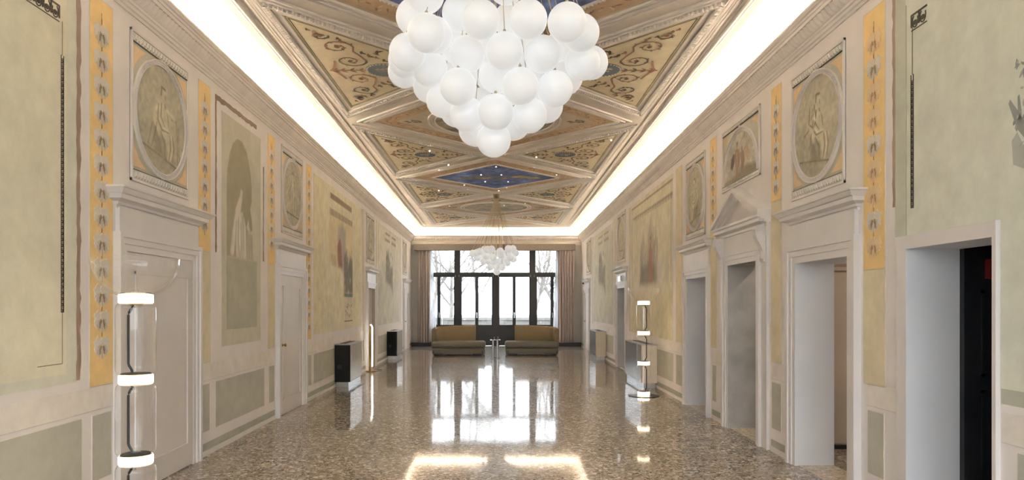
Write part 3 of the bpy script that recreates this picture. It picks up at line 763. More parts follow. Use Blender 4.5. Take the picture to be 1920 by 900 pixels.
def land_right(cv):
    # u = 0 at the far end (left in the picture)
    cv.stroke([(.02, .965), (.99, .965)], .010, (150, 132, 106), .5, .8)
    cv.stroke([(.06, .885), (.99, .885)], .012, (168, 150, 122), .5, .8)
    for k in range(60):
        x = .08+.0152*k; cv.stroke([(x, .86), (x, .882)], .006, (116, 100, 82), .6, .35+.5*k/60)
    for x in (.03, .97): cv.stroke([(x, .36), (x, .96)], .005, (150, 132, 106), .5, .8)
    for x0, x1, h in ((.30, .40, .74), (.40, .46, .62), (.46, .60, .80), (.60, .70, .72), (.26, .32, .60)):
        cv.poly([(x0, .36), (x0+.01, h-.1), ((x0+x1)/2, h), (x1-.01, h-.08), (x1, .36)], (176, 166, 148), .03, .8)
    for k in range(60):
        x = cv.r.uniform(.27, .70); z0 = cv.r.uniform(.36, .55); z1 = z0+cv.r.uniform(.06, .22)
        cv.stroke([(x, z0), (x+cv.r.uniform(-.02, .02), z1)], .007, (108, 98, 84) if k % 3 else (196, 186, 166), .8, .7)
    cv.poly([(.25, .36), (.66, .36), (.64, .48), (.5, .52), (.3, .47)], (128, 120, 108), .03, .8)
    cv.poly([(.50, .37), (.49, .58), (.53, .66), (.57, .58), (.58, .37)], (166, 112, 84), .015, .95); cv.blob((.53, .675), .014, (120, 90, 70), 1)
    cv.poly([(.70, .36), (.70, .48), (.74, .54), (.78, .47), (.80, .36)], (208, 204, 196), .02, .9)
    cv.poly([(0, .30), (1, .28), (1, .345), (.7, .36), (.4, .355), (.2, .37), (0, .35)], (218, 210, 186), .02, .7)
    cv.poly([(0, 0), (1, 0), (1, .29), (0, .30)], (214, 202, 156), .02, .8)
    cv.noise(.035, 26)
def land_far(cv):
    cv.poly([(.3, .45), (.34, .75), (.44, .78), (.52, .6), (.62, .62), (.66, .3), (.56, .4)], (150, 144, 130), .03, .85)
    for k in range(24):
        x = cv.r.uniform(.32, .64); z = cv.r.uniform(.42, .7); cv.stroke([(x, z), (x+.01, z+.08)], .008, (104, 98, 88), .8, .7)
    for a in (.28, .58): cv.poly([(a, .86), (a+.22, .86), (a+.22, .89), (a, .89)], (160, 146, 120), .004, .8); cv.poly([(a, .93), (a+.22, .93), (a+.22, .95), (a, .95)], (146, 128, 100), .004, .8)
    cv.noise(.035, 20)
for P, f, s0, s1, z0, z1, fn, bgc, W, H in ((wall_left, WL, 11.84, 16.25, 1.11, 3.9, land_left, (220, 212, 178), 150, 230), (wall_right, WR, 12.02, 16.02, .99, 3.93, land_right, (214, 206, 176), 150, 220),
                                    (wall_left, WL, 18.82, 23.2, 1.06, 3.9, land_far, (212, 208, 190), 70, 150), (wall_right, WR, 18.78, 23.05, 1.08, 3.9, land_far, (204, 202, 184), 70, 150)):
    o = panel(P, f, s0, s1, z0, z1, bgc, 'landscape_fresco', line=(222, 214, 200))
    cv = Canvas(W, H, (s1-s0)/(z1-z0), bgc, .03, int(s0)); fn(cv)
    cv.mesh('fresco_painting', (lambda u, v, f=f, s0=s0, s1=s1, z0=z0, z1=z1: f(s0+(s1-s0)*((1-u) if f is WR else u), .006, z0+(z1-z0)*v)), 'paint', o)

# ------------------------------------------------------------------ doors
ENT = [(.0, 2.40), (.018, 2.40), (.022, 2.425), (.04, 2.43), (.05, 2.45), (.10, 2.47), (.105, 2.505), (.12, 2.51), (.145, 2.545), (.155, 2.55), (.155, 2.565)]
def knob(parent, f, s, z, n):
    mb = MB(f)
    for i, (r, d) in enumerate(((.024, .004), (.009, .03), (.024, .045))): pass
    pts = [(.024, 0), (.024, .006), (.009, .008), (.009, .03), (.02, .034), (.026, .046), (.018, .058), (0, .06)]
    N = 14; vs = []; fs = []
    for r, d in pts:
        for k in range(N): vs.append((s+r*math.cos(2*PI*k/N), n+d, z+r*math.sin(2*PI*k/N)))
    for i in range(len(pts)-1):
        for k in range(N): fs.append((i*N+k, i*N+(k+1) % N, (i+1)*N+(k+1) % N, (i+1)*N+k))
    mb.add(vs, fs); return mb.build('knob', 'brass', parent, smooth=True)
def door_surround(name, f, a, b, zt, label, jamb=.15, ent=True, big=True):
    d = empty(name, f((a+b)/2, 0, 0)); d.location = (0, 0, 0)
    tag(d, label, 'door', kind='structure')
    # architrave with three stepped fasciae
    J = jamb
    for nm, pieces in (('jamb', [('l', a-J, a)]), ('jamb', [('r', b, b+J)]), ('lintel', [('t', 0, 0)])):
        mb = MB(f)
        for k, (w0, w1, n) in enumerate(((0, .38, .035), (.38, .72, .048), (.72, 1.0, .064))):
            for typ, p, q in pieces:
                if typ == 'l': mb.box(a-J*w1, a-J*w0, -.02, n, 0, zt+J*w1)
                if typ == 'r': mb.box(b+J*w0, b+J*w1, -.02, n, 0, zt+J*w1)
                if typ == 't': mb.box(a-J*w0, b+J*w0, -.02, n, zt+J*w0, zt+J*w1)
        mb.build(nm, 'white', d)
    if ent:
        z0 = zt+J
        mb = MB(f); mb.box(a-J*.75, b+J*.75, -.01, .035, z0, 2.41); mb.build('frieze', 'white', d)
        mb = MB(f); mb.stack(ENT, a-J*.75, b+J*.75); mb.build('cornice', 'white', d, fix=True)
    return d
def leaf(d, f, a, b, zt, n=.02, knob_at=None, mat='leafwhite'):
    mb = MB(f); mb.box(a+.006, b-.006, n-.045, n, .012, zt-.006); lf = mb.build('leaf', mat, d)
    st = .13
    for z0, z1 in (((.22, zt-.16),)):
        mb = MB(f); w_ = .022
        for p, q, r, s_ in ((a+st, a+st+w_, z0, z1), (b-st-w_, b-st, z0, z1), (a+st, b-st, z0, z0+w_), (a+st, b-st, z1-w_, z1)):
            mb.box(p, q, n, n+.012, r, s_)
        mb.build('panel_moulding', mat, lf)
        mb = MB(f); mb.box(a+st+.05, b-st-.05, n, n+.004, z0+.05, z1-.05); mb.build('panel', mat, lf)
    if knob_at: knob(lf, f, knob_at, 1.03, n)
    return lf
d1 = door_surround('door_1', WL, 5.65, 6.93, 2.06, 'white panelled door behind the near glass floor lamp'); leaf(d1, WL, 5.65, 6.93, 2.06, .03)
d2 = door_surround('door_2', WL, 9.86, 11.05, 2.06, 'closed white panelled door with brass knob in the left wall'); leaf(d2, WL, 9.86, 11.05, 2.06, .015, 9.98)
d3 = door_surround('door_3', WL, 17.05, 18.1, 2.05, 'white doorway beside the brass light, door ajar')
d4 = door_surround('door_4', WL, 24.45, 25.6, 2.06, 'farthest closed white door of the left wall near the curtain'); leaf(d4, WL, 24.45, 25.6, 2.06, .015, 24.6)
d5 = door_surround('door_5', WR, 5.80, 6.85, 2.03, 'open white doorway under the lyre player medallion', jamb=.17)
d6 = door_surround('door_6', WR, 9.93, 11.0, 2.03, 'open white doorway left of the pedimented one')
d7 = door_surround('door_7', WR, 16.75, 17.9, 2.05, 'open doorway with a lit sign over it')
d8 = door_surround('door_8', WR, 24.15, 25.4, 2.06, 'closed white door at the far end of the right wall'); leaf(d8, WR, 24.15, 25.4, 2.06, .015, 25.25)
# door 3 leaf stands ajar, swung out of the hall
hp = WL(18.08, -.06, 0); lf = MB(); lf.box(-.02, .02, -1.0, 0, .012, 2.04); lo = lf.build('leaf', 'leafwhite', d3); lo.location = hp; lo.rotation_euler = (0, 0, -.5)
# plain framed opening with the black door
d9 = empty('door_9'); tag(d9, 'plain white framed opening with an open black panelled door', 'door', kind='structure')
mb = MB(WR); mb.box(4.95, 5.07, -.01, .03, 0, 2.02); mb.build('jamb', 'white', d9)
mb = MB(WR); mb.box(4.04, 4.07, -.01, .03, 0, 2.02); mb.build('jamb', 'white', d9)
mb = MB(WR); mb.box(4.04, 5.07, -.01, .03, 2.02, 2.115); mb.build('lintel', 'white', d9)
xb = xr(4.95)+TH
mb = MB(); mb.box(xb, xb+.86, 4.90, 4.945, .01, 2.02); lf9 = mb.build('leaf', 'black', d9)
for z0, z1 in ((.15, 1.0), (1.1, 1.72)):
    mb = MB(); w_ = .02; x0, x1 = xb+.12, xb+.76
    for p, q, r, s_ in ((x0, x0+w_, z0, z1), (x1-w_, x1, z0, z1), (x0, x1, z0, z0+w_), (x0, x1, z1-w_, z1)): mb.box(p, q, 4.885, 4.90, r, s_)
    mb.build('panel_moulding', 'black', lf9)
mb = MB(); mb.box(3.50, 3.54, 4.845, 4.90, 1.80, 1.94); ab = mb.build('alarm_box', pm('dark_red_plastic', (120, 26, 30), .4)); tag(ab, 'small dark red alarm box on the open black door', 'alarm')
# pedimented doorway
d10 = door_surround('door_10', WR, 7.93, 8.95, 2.13, 'pedimented white doorway with scroll brackets and grey concrete reveal', jamb=.16, ent=False)
a, b = 7.93-.16, 8.95+.16
for p, q in ((a-.16, a), (b, b+.14)):
    mb = MB(WR); mb.box(p, q, -.01, .03, 0, 2.55); mb.build('pilaster', 'white', d10)
mb = MB(WR); mb.box(a, b, -.01, .03, 2.29, 2.52); mb.build('frieze', 'white', d10)
mb = MB(WR); mb.stack([(.03, 2.50), (.05, 2.50), (.055, 2.53), (.12, 2.55), (.125, 2.585), (.145, 2.60), (.15, 2.625)], a-.05, b+.04); mb.build('cornice', 'white', d10, fix=True)
def rake(n0, n1, t0, t1, mat, name):
    e0, e1, m = a-.21, b+.20, (a+b)/2
    k = (3.04-2.66)/((e1-e0)/2)
    out = [(e0, 2.625+t1), (m, 3.00+t1), (e1, 2.625+t1)]; inn = [(e1, 2.625+t0), (m, 3.00+t0), (e0, 2.625+t0)]
    mb = MB(WR)
    mb.prism(out[:2]+inn[1:], lambda p, q, d: (p, d, q), n0, n1); mb.prism([out[1], out[2], inn[0], inn[1]], lambda p, q, d: (p, d, q), n0, n1)
    mb.build(name, mat, d10, fix=True)
rake(-.01, .15, .0, .055, 'white', 'raking_cornice'); rake(-.01, .115, -.05, .0, 'white', 'raking_cornice'); rake(-.01, .075, -.085, -.05, 'white', 'raking_cornice')
mb = MB(WR); mb.prism([(a-.1, 2.625), (b+.1, 2.625), ((a+b)/2, 2.96)], lambda p, q, d: (p, d, q), -.01, .03); mb.build('tympanum', 'plaster', d10)
CON = [(0, 2.50), (.13, 2.50), (.145, 2.46), (.14, 2.40), (.115, 2.34), (.08, 2.28), (.055, 2.22), (.048, 2.17), (.058, 2.135), (.05, 2.105), (.03, 2.10), (0, 2.10)]
for p in (a-.13, b+.01):
    mb = MB(WR); mb.sweep([(n, z) for n, z in CON], lambda n, z, s: (s, n, z), p, p+.11); co = mb.build('scroll_bracket', 'white', d10, fix=True)
    for q in (p-.008, p+.11):
        mb = MB(WR); c_ = (.085, 2.42)
        pts = [(c_[0]+(.04-.005*k)*math.cos(k*.7), c_[1]+(.04-.005*k)*math.sin(k*.7)) for k in range(8)]
        mb.tube([(q+.004, n, z) for n, z in pts], .007, 5); mb.build('scroll_relief', 'white', co)
# reveals, lined in white (concrete for the pedimented one)
def reveal(parent, f, a, b, zt, mat, depth=TH):
    mb = MB(f); t = .002
    mb.box(a, a+t, -depth, .03, 0, zt); mb.box(b-t, b, -depth, .03, 0, zt); mb.box(a+t, b-t, -depth, .03, zt-t, zt)
    mb.build('reveal_lining', mat, parent)
    mb = MB(f); mb.box(a+t, b-t, -depth, .0, 0, .006); mb.build('threshold', 'threshold', parent)
for d, ab in ((d9, R_OPEN[0]), (d5, R_OPEN[1]), (d6, R_OPEN[3]), (d7, R_OPEN[4])): reveal(d, WR, *ab, 'reveal')
reveal(d10, WR, *R_OPEN[2], 'concrete', TH); reveal(d3, WL, *L_OPEN[0], 'beige')
# side rooms behind the right wall
mb = MB()
for y in (3.2, 5.1, 12.2, 16.2, 18.6): mb.box(xr(y)+TH, 7.2, y, y+.1, 0, 3.0)
mb.box(7.2, 7.3, 3.2, 18.7, 0, 3.0)
tag(mb.build('wall_side_rooms', 'beige'), 'beige partition walls of the side rooms beyond the doorways', 'wall', kind='structure')
mb = MB(); mb.box(xr(3.2)+TH-.0, 7.3, 3.2, 18.7, 3.0, 3.1)
tag(mb.build('ceiling_side_rooms', 'beige'), 'plain low ceiling of the side rooms', 'ceiling', kind='structure')
mb = MB(); mb.box(xr(4.2)+TH+.001, 7.19, 3.31, 5.09, 2.4, 2.45); mb.box(xr(4.2)+TH+.02, 7.19, 5.07, 5.095, 0, 2.4)
tag(mb.build('wall_dark_lobby', 'dark'), 'dark lined lobby behind the black door', 'wall', kind='structure')
# panelled screen wall seen through the first doorway
mb = MB(); mb.box(xr(7.7)+TH, 7.2, 7.68, 7.78, 0, 3.0); sw = tag(mb.build('wall_panelled', 'beige'), 'beige panelled wall seen through the near open doorway', 'wall', kind='structure')
for i in range(4):
    x0 = xr(7.7)+TH+.03+i*.62
    mb = MB(); mb.box(x0, x0+.60, 7.655, 7.68, .06, 1.98); mb.build('panel', 'beige', sw)
mb = MB(); mb.sweep([(0, 2.0), (.03, 2.0), (.035, 2.04), (.06, 2.07), (.06, 2.10), (0, 2.10)], lambda p, q, x: (x, 7.68-p, q), xr(7.7)+TH, 7.1); mb.build('cornice', 'beige', sw)
mb = MB(); mb.box(xr(7.7)+TH, 7.2, 7.64, 7.68, 0, .04); mb.build('plinth', 'black', sw)
mb = MB(); mb.box(xr(9)+TH+.25, 7.2, 9.15, 9.25, 0, 3.0); tag(mb.build('wall_lobby', 'concrete'), 'raw concrete wall just beyond the pedimented doorway', 'wall', kind='structure')
# room beyond door 3 on the left
mb = MB(); mb.box(-4.9, xl(17)-TH, 16.6, 16.7, 0, 2.8); mb.box(-4.9, xl(17)-TH, 18.6, 18.7, 0, 2.8); mb.box(-5.0, -4.9, 16.6, 18.7, 0, 2.8); mb.box(-5, xl(17)-TH, 16.6, 18.7, 2.8, 2.9); mb.box(-5, xl(17)-TH, 16.6, 18.7, -.1, 0)
tag(mb.build('wall_left_closet', 'beige'), 'small beige room beyond the ajar left door', 'wall', kind='structure')
def added_lamp(x, y, z, power, label):  # unseen lamps, added to brighten the side rooms and their doorways
    o = empty('added_lamp', (x, y, z)); tag(o, label, 'lamp')
    mb = MB(); mb.lathe([(0, 0), (.12, 0), (.13, -.02), (.12, -.05), (0, -.06)], 20); mb.build('diffuser', emit('added_lamp_glow', (255, 242, 226), power), o, smooth=True)
added_lamp(5.2, 6.4, 3.0, 48, 'added unseen lamp lighting the side room beyond the lyre player doorway')
added_lamp(4.2, 8.4, 3.0, 30, 'added unseen lamp lighting the lobby beyond the pedimented doorway')
added_lamp(4.6, 10.4, 3.0, 14, 'added unseen lamp lighting the space beyond the doorway left of the pediment')

# ------------------------------------------------------------------ ceiling decoration
def inset(poly, ds):
    n = len(poly); out = []
    ds = ds if hasattr(ds, '__len__') else [ds]*n
    area = sum(poly[i][0]*poly[(i+1) % n][1]-poly[(i+1) % n][0]*poly[i][1] for i in range(n))
    sg = 1 if area > 0 else -1
    L = []
    for i in range(n):
        (x0, y0), (x1, y1) = poly[i], poly[(i+1) % n]
        dx, dy = x1-x0, y1-y0; l = math.hypot(dx, dy); nx, ny = -dy/l*sg, dx/l*sg
        L.append((nx, ny, nx*x0+ny*y0+ds[i]))
    for i in range(n):
        a1, b1, c1 = L[i-1]; a2, b2, c2 = L[i]; det = a1*b2-a2*b1
        out.append(((c1*b2-c2*b1)/det, (a1*c2-a2*c1)/det))
    return out
CXM = -.05; HW = 2.42; HL = 2.485
def down(a, b, d): return (CXM+a, b, HC-d)
def ringc(parent, P, d0, d1, h, name, mat='moulding', col=None):
    mb = MB(); mb.ringprism(inset(P, d0), inset(P, d1), down, -.002, h, col); return mb.build(name, mat if col is None else 'paint', parent)
def dentils(parent, P, d, size=.022, gap=.05, name='dentil_course', mat='moulding', h=.04):
    Q = inset(P, d); mb = MB(); n = len(Q)
    for i in range(n):
        (x0, y0), (x1, y1) = Q[i], Q[(i+1) % n]; l = math.hypot(x1-x0, y1-y0); ux, uy = (x1-x0)/l, (y1-y0)/l
        k = int(l/gap)
        for j in range(k):
            t = (j+.5)/k*l; cx, cy = x0+ux*t, y0+uy*t; a_, b_ = size*.55, size
            mb.prism([(cx-ux*a_-uy*b_, cy-uy*a_+ux*b_), (cx+ux*a_-uy*b_, cy+uy*a_+ux*b_), (cx+ux*a_+uy*b_, cy+uy*a_-ux*b_), (cx-ux*a_+uy*b_, cy-uy*a_-ux*b_)], down, 0, h)
    return tag(mb.build(name, mat, parent), kind='stuff')
CB, CO, CBL, CR = (146, 104, 66), (100, 92, 66), (104, 112, 118), (168, 106, 62)
def arabesque(parent, org, ax_u, ax_v, seed):
    """scrollwork painted in a triangle: u along the border, v towards the hall centre"""
    mb = MB(); r = random.Random(seed)
    def T(u, v): return (org[0]+ax_u[0]*u+ax_v[0]*v, org[1]+ax_u[1]*u+ax_v[1]*v)
    def leaf_(u, v, a, l, wd, col):
        ca, sa = math.cos(a), math.sin(a)
        P = [(-l, 0), (-l*.3, wd), (l*.4, wd*.8), (l, 0), (l*.3, -wd*.7), (-l*.4, -wd)]
        mb.prism([T(u+p*ca-q*sa, v+p*sa+q*ca) for p, q in P], down, .010, .0135, col)
    def ribbon(pts, w0, w1, col):
        for i in range(len(pts)-1):
            (u0, v0), (u1, v1) = pts[i], pts[i+1]; l = math.hypot(u1-u0, v1-v0)+1e-9; nx, ny = -(v1-v0)/l, (u1-u0)/l
            wa = w0+(w1-w0)*i/len(pts); wb = w0+(w1-w0)*(i+1)/len(pts)
            mb.prism([T(u0+nx*wa, v0+ny*wa), T(u1+nx*wb, v1+ny*wb), T(u1-nx*wb, v1-ny*wb), T(u0-nx*wa, v0-ny*wa)], down, .010, .0125, col)
    def scroll(u, v, rad, a0, turns, col, sgn):
        pts = []
        for k in range(23):
            t = k/22; a = a0+sgn*turns*2*PI*t; q = rad*(1-.82*t); pts.append((u+q*math.cos(a), v+q*math.sin(a)))
        ribbon(pts, (.013), .004, col)
        leaf_(u, v, 0, .040, .026, CR); leaf_(u, v, 1.57, .034, .022, CO)
        for k in range(1, 20, 2):
            leaf_(pts[k][0]+r.uniform(-.02, .02), pts[k][1]+r.uniform(-.02, .02), r.uniform(0, PI), .030, .012, r.choice((CB, CO, CBL, CR)))
    for sg in (-1, 1):
        scroll(sg*.34, .36, .20, PI/2 if sg > 0 else PI/2, 1.4, CB if sg > 0 else CO, sg)
        scroll(sg*.80, .30, .19, PI/2, 1.4, CBL if sg > 0 else CB, -sg)
        scroll(sg*1.14, .18, .10, PI/2, 1.2, CO, sg)
        ribbon([(sg*.02, .06), (sg*.10, .10), (sg*.24, .14), (sg*.34, .16)], .016, .012, CR)
        ribbon([(sg*.34, .56), (sg*.5, .52), (sg*.66, .46), (sg*.80, .49)], .014, .010, CB)
        for (u, v, l) in ((.52, .62, .06), (.36, .78, .05), (.62, .55, .05), (.22, .98, .045), (.46, .70, .04), (.98, .38, .05), (1.24, .14, .05), (1.32, .08, .035), (1.06, .36, .04)):
            a = r.uniform(-.6, .6)
            leaf_(sg*u, v, a, l, l*.4, r.choice((CO, CB))); leaf_(sg*u+l*.6, v+l*.5, a+1, l*.7, l*.3, r.choice((CO, CB, CR)))
        # little birds with spread wings
        for (u, v) in ((.62, .74), (.30, 1.14)):
            leaf_(sg*u, v, .2*sg, .075, .020, CO); leaf_(sg*u+.03*sg, v+.03, 1.2*sg, .06, .014, CO); leaf_(sg*u-.05*sg, v-.02, 2.3*sg, .05, .012, CB)
    ribbon([(0, .02), (0, .2), (0, .45), (0, .62)], .018, .010, CR)
    for v in (.10, .2, .32, .44, .54):
        for sg in (-1, 1): leaf_(sg*.04, v, sg*.8 if sg > 0 else PI-.8, .05, .016, r.choice((CB, CO, CBL)))
    ribbon([(0, 1.06), (0, 1.3), (0, 1.62)], .012, .004, CR)
    for v in (1.1, 1.18, 1.28, 1.38):
        for sg in (-1, 1): leaf_(sg*.05, v, sg*.6, .045, .016, r.choice((CB, CO)))
    return tag(mb.build('arabesque_scrollwork', 'paint', parent), kind='stuff')
def medal(parent, c):
    def disc(r0, r1, d, col, nm, n=32):
        mb = MB(); P = [(c[0]+r1*math.cos(2*PI*k/n), c[1]+r1*math.sin(2*PI*k/n)) for k in range(n)]
        mb.prism(P, down, 0, d, col); return mb.build(nm, 'paint', parent)
    o = disc(0, .245, .012, (150, 138, 104), 'medallion_rim'); i = disc(0, .215, .014, (112, 122, 138), 'medallion')
    mb = MB()
    for k in range(30):
        a = 2*PI*k/30; x, y = c[0]+.228*math.cos(a), c[1]+.228*math.sin(a)
        mb.prism([(x-.012, y), (x, y-.012), (x+.012, y), (x, y+.012)], down, .01, .02)
    tag(mb.build('bead_ring', 'moulding', o), kind='stuff')
    mb = MB(); rr = random.Random(int(c[1]*10))
    for k in range(7):
        x, y = c[0]+rr.uniform(-.1, .1), c[1]+rr.uniform(-.07, .07); l = rr.uniform(.03, .06)
        mb.prism([(x-l, y), (x, y+l*.6), (x+l*.6, y+l*.1), (x+l*.2, y-l*.7)], down, .012, .017, ((196, 180, 150), (168, 130, 100), (190, 190, 190))[k % 3])
    mb.build('figure', 'paint', i)
NODES = [6.4+4.97*k for k in range(-1, 5)]
for i in range(len(NODES)-1):
    yc = (NODES[i]+NODES[i+1])/2
    for sg in (-1, 1):
        T = [(sg*HW, NODES[i]), (sg*HW, NODES[i+1]), (0, yc)]
        base = MB(); base.prism(inset(T, [.20, .40, .40]), down, -.002, .006, (218, 203, 166)); o = base.build('triangle_panel', 'paint', ceiling)
        ringc(o, T, [.0, .13, .13], [.03, .16, .16], .022, 'rib_fillet'); ringc(o, T, [.05, .19, .19], [.065, .21, .21], .03, 'rib_fillet')
        ringc(o, T, [.09, .30, .30], [.125, .34, .34], .026, 'inner_moulding'); ringc(o, T, [.135, .345, .345], [.20, .40, .40], .012, 'inner_moulding')
        dentils(o, T, [.085, .285, .285], .018, .052)
        ringc(o, T, [.235, .44, .44], [.243, .448, .448], .009, 'green_outline', col=(98, 96, 66))
        ringc(o, T, [.215, .418, .418], [.219, .422, .422], .009, 'green_outline', col=(140, 130, 92))
        arabesque(o, (sg*(HW-.27), yc), (0, 1), (-sg, 0), i*2+sg)
        medal(o, (sg*(HW-1.0), yc))
def diamond(yc): return [(-HW, yc), (0, yc-HL), (HW, yc), (0, yc+HL)]
def blue_paint(cv):
    cv.noise(.2, 10)
    for k in range(24):
        a = cv.r.uniform(0, 1); cv.blob((.5+(a-.5)*.62+cv.r.uniform(-.05, .05), .5+(a-.5)*.62+cv.r.uniform(-.07, .07)), cv.r.uniform(.03, .09), ((170, 150, 96), (196, 168, 100), (140, 138, 100), (110, 118, 122))[k % 4], .8)
    for k in range(16):
        a = cv.r.uniform(.2, .8); x, y = a+cv.r.uniform(-.06, .06), a+cv.r.uniform(-.06, .06)
        cv.stroke([(x, y), (x+cv.r.uniform(-.08, .08), y+cv.r.uniform(-.08, .08))], .018, ((196, 164, 96), (110, 96, 60), (160, 120, 80))[k % 3], .8, .8)
    cv.noise(.15, 30)
def grey_paint(cv):
    cv.noise(.08, 8)
    for k in range(12):
        x, y = cv.r.uniform(.3, .7), cv.r.uniform(.3, .7); cv.stroke([(x, y), (x+cv.r.uniform(-.12, .12), y+cv.r.uniform(-.12, .12))], .03, ((150, 146, 132), (188, 182, 164))[k % 2], .9, .6)
    cv.noise(.1, 30)
for k, yc in enumerate(NODES[:-1]):
    D = diamond(yc); blue = k in (1, 3)
    base = MB(); base.prism(inset(D, .28), down, -.002, .004, (204, 188, 162)); o = base.build('diamond_panel', 'paint', ceiling)
    ringc(o, D, .09, .12, .024, 'rib_fillet'); ringc(o, D, .17, .185, .03, 'rib_fillet'); ringc(o, D, .24, .275, .026, 'inner_moulding')
    b0, b1 = (.33, .60) if blue else (.29, .54)
    br = ringc(o, D, b0, b1, .010, 'brown_border', col=(200, 166, 124))
    mb = MB(); rr = random.Random(k)
    Qm = inset(D, (b0+b1)/2)
    for i in range(4):
        (x0, y0), (x1, y1) = Qm[i], Qm[(i+1) % 4]
        for j in range(26):
            t = (j+.5)/26; x, y = x0+(x1-x0)*t, y0+(y1-y0)*t
            for m_ in range(3):
                an = rr.uniform(0, 2*PI); l = rr.uniform(.03, .06); px, py = x+rr.uniform(-.06, .06), y+rr.uniform(-.06, .06)
                c_, s_ = math.cos(an), math.sin(an)
                mb.prism([(px-l*c_, py-l*s_), (px+.014*s_, py-.014*c_), (px+l*c_, py+l*s_), (px-.014*s_, py+.014*c_)], down, .008, .0125, ((216, 188, 150), (160, 122, 84), (204, 172, 126))[m_])
    tag(mb.build('acanthus_scroll', 'paint', br), kind='stuff')
    if blue:
        ringc(o, D, .63, .665, .02, 'inner_moulding'); dentils(o, D, .645, .016, .05, 'bead_course', h=.03)
        Q = inset(D, .68); cv = Canvas(130, 130, 1.0, (62, 96, 176), .12, 40+k); blue_paint(cv)
        P0, P1, P3 = Vector((Q[0][0], Q[0][1])), Vector((Q[1][0], Q[1][1])), Vector((Q[3][0], Q[3][1]))
        cv.mesh('sky_painting', lambda u, v: down(*(P0+(P1-P0)*u+(P3-P0)*v), .011), 'paint', o)
    else:
        n = 72; R = 1.04
        def circ(r): return [(r*math.cos(2*PI*j/n), yc+r*math.sin(2*PI*j/n)) for j in range(n)]
        mb = MB(); mb.ringprism(circ(R+.07), circ(R+.035), down, -.002, .03); mb.ringprism(circ(R-.035), circ(R-.06), down, -.002, .03); rg = mb.build('round_frame', 'moulding', o)
        mb = MB()
        for j in range(84):
            a = 2*PI*j/84; x, y = R*math.cos(a), yc+R*math.sin(a); q = .026
            mb.add([down(x+q, y, .004), down(x, y+q, .004), down(x-q, y, .004), down(x, y-q, .004), down(x, y, .034)], [(0, 1, 4), (1, 2, 4), (2, 3, 4), (3, 0, 4)])
        tag(mb.build('bead_ring', 'moulding', rg), kind='stuff')
        cv = Canvas(80, 80, 1.0, (178, 170, 152), .08, 60+k); grey_paint(cv)
        cv.mesh('round_painting', lambda u, v: down((u-.5)*2*(R-.05), yc+(v-.5)*2*(R-.05), .008), 'paint', o, lambda u, v: ((u-.5)*2)**2+((v-.5)*2)**2 < 1)
        for sx, sy in ((-1, 0), (1, 0), (0, -1), (0, 1)):
            mb = MB(); rr = random.Random(5)
            for j in range(14):
                x, y = sx*1.36+rr.uniform(-.12, .12), yc+sy*1.36+rr.uniform(-.07, .07); an = rr.uniform(0, PI); l = .05; c_, s_ = math.cos(an), math.sin(an)
                mb.prism([(x-l*c_, y-l*s_), (x+.016*s_, y-.016*c_), (x+l*c_, y+l*s_), (x-.016*s_, y+.016*c_)], down, .003, .008, (132, 122, 96))
            mb.build('corner_foliage', 'paint', o)
# half diamond against the far end
E_ = [(-HW+.1, 26.1), (0, 26.28-HL), (HW-.1, 26.1)]
base = MB(); base.prism(inset(E_, .28), down, -.002, .004, (204, 188, 162)); o = base.build('end_panel', 'paint', ceiling)
ringc(o, E_, .09, .12, .024, 'rib_fillet'); ringc(o, E_, .2, .24, .026, 'inner_moulding'); ringc(o, E_, .30, .42, .010, 'brown_border', col=(200, 166, 124))
# long fillets along the border
for sg, f in ((-1, WL), (1, WR)):
    for n0, n1, h in ((.58, .60, .015), (.625, .64, .02)):
        mb = MB(f); mb.box(Y0, Y1-.5, n0, n1, HC-h, HC+.002); mb.build('border_fillet', 'moulding', ceiling)
# tiny ceiling spotlights
SP = [(548, 270), (605, 388), (665, 358), (867, 418), (993, 418), (893, 461), (1035, 461), (960, 368), (1198, 370), (1335, 418), (1210, 309), (1675, 203), (763, 482), (783, 507), (605, 517), (465, 452), (1010, 610), (1115, 658), (670, 613), (977, 518), (1025, 498), (1140, 597)]
spm = None; SPO = []
for i, (a, b) in enumerate(SP):
    px, py = 640+a/3.31, 200+b/3.31; y = F_PX*(HC-EYE)/(CY-py); x = (px-CX)*y/F_PX
    if spm is None:
        mb = MB(); mb.lathe([(0, -.032), (.012, -.032), (.016, -.029), (.018, 0), (0, 0)], 12); o = mb.build('ceiling_spotlight', 'spot'); spm = o.data
    else:
        o = bpy.data.objects.new('ceiling_spotlight', spm); COL.objects.link(o)
    o.location = (x, y, HC)
    SPO.append((x-CXM, y, o))
ORD = ['first', 'second', 'third', 'fourth', 'fifth', 'sixth', 'seventh', 'eighth', 'ninth', 'tenth', 'eleventh', 'twelfth', 'thirteenth', 'fourteenth', 'fifteenth', 'sixteenth', 'seventeenth', 'eighteenth']
ZONES = {}
for x, y, o in SPO:
    k = min(range(len(NODES)-1), key=lambda j: abs(NODES[j]-y)); ins = abs(x)/HW+abs(y-NODES[k])/HL
    if ins < .95: zn = 'the far blue diamond' if k == 3 else ('the far round-framed diamond' if k == 4 else 'the round-framed diamond')
    else: zn = 'the %s side triangles and ribs' % ('left' if x < 0 else 'right')
    ZONES.setdefault(zn, []).append((x, o))
for zn, lst in ZONES.items():
    for i, (x, o) in enumerate(sorted(lst, key=lambda q: q[0])):
        tag(o, '%s from left of the tiny white spotlights on %s' % (ORD[i], zn), 'spotlight', 'tiny spotlights scattered over the ceiling')

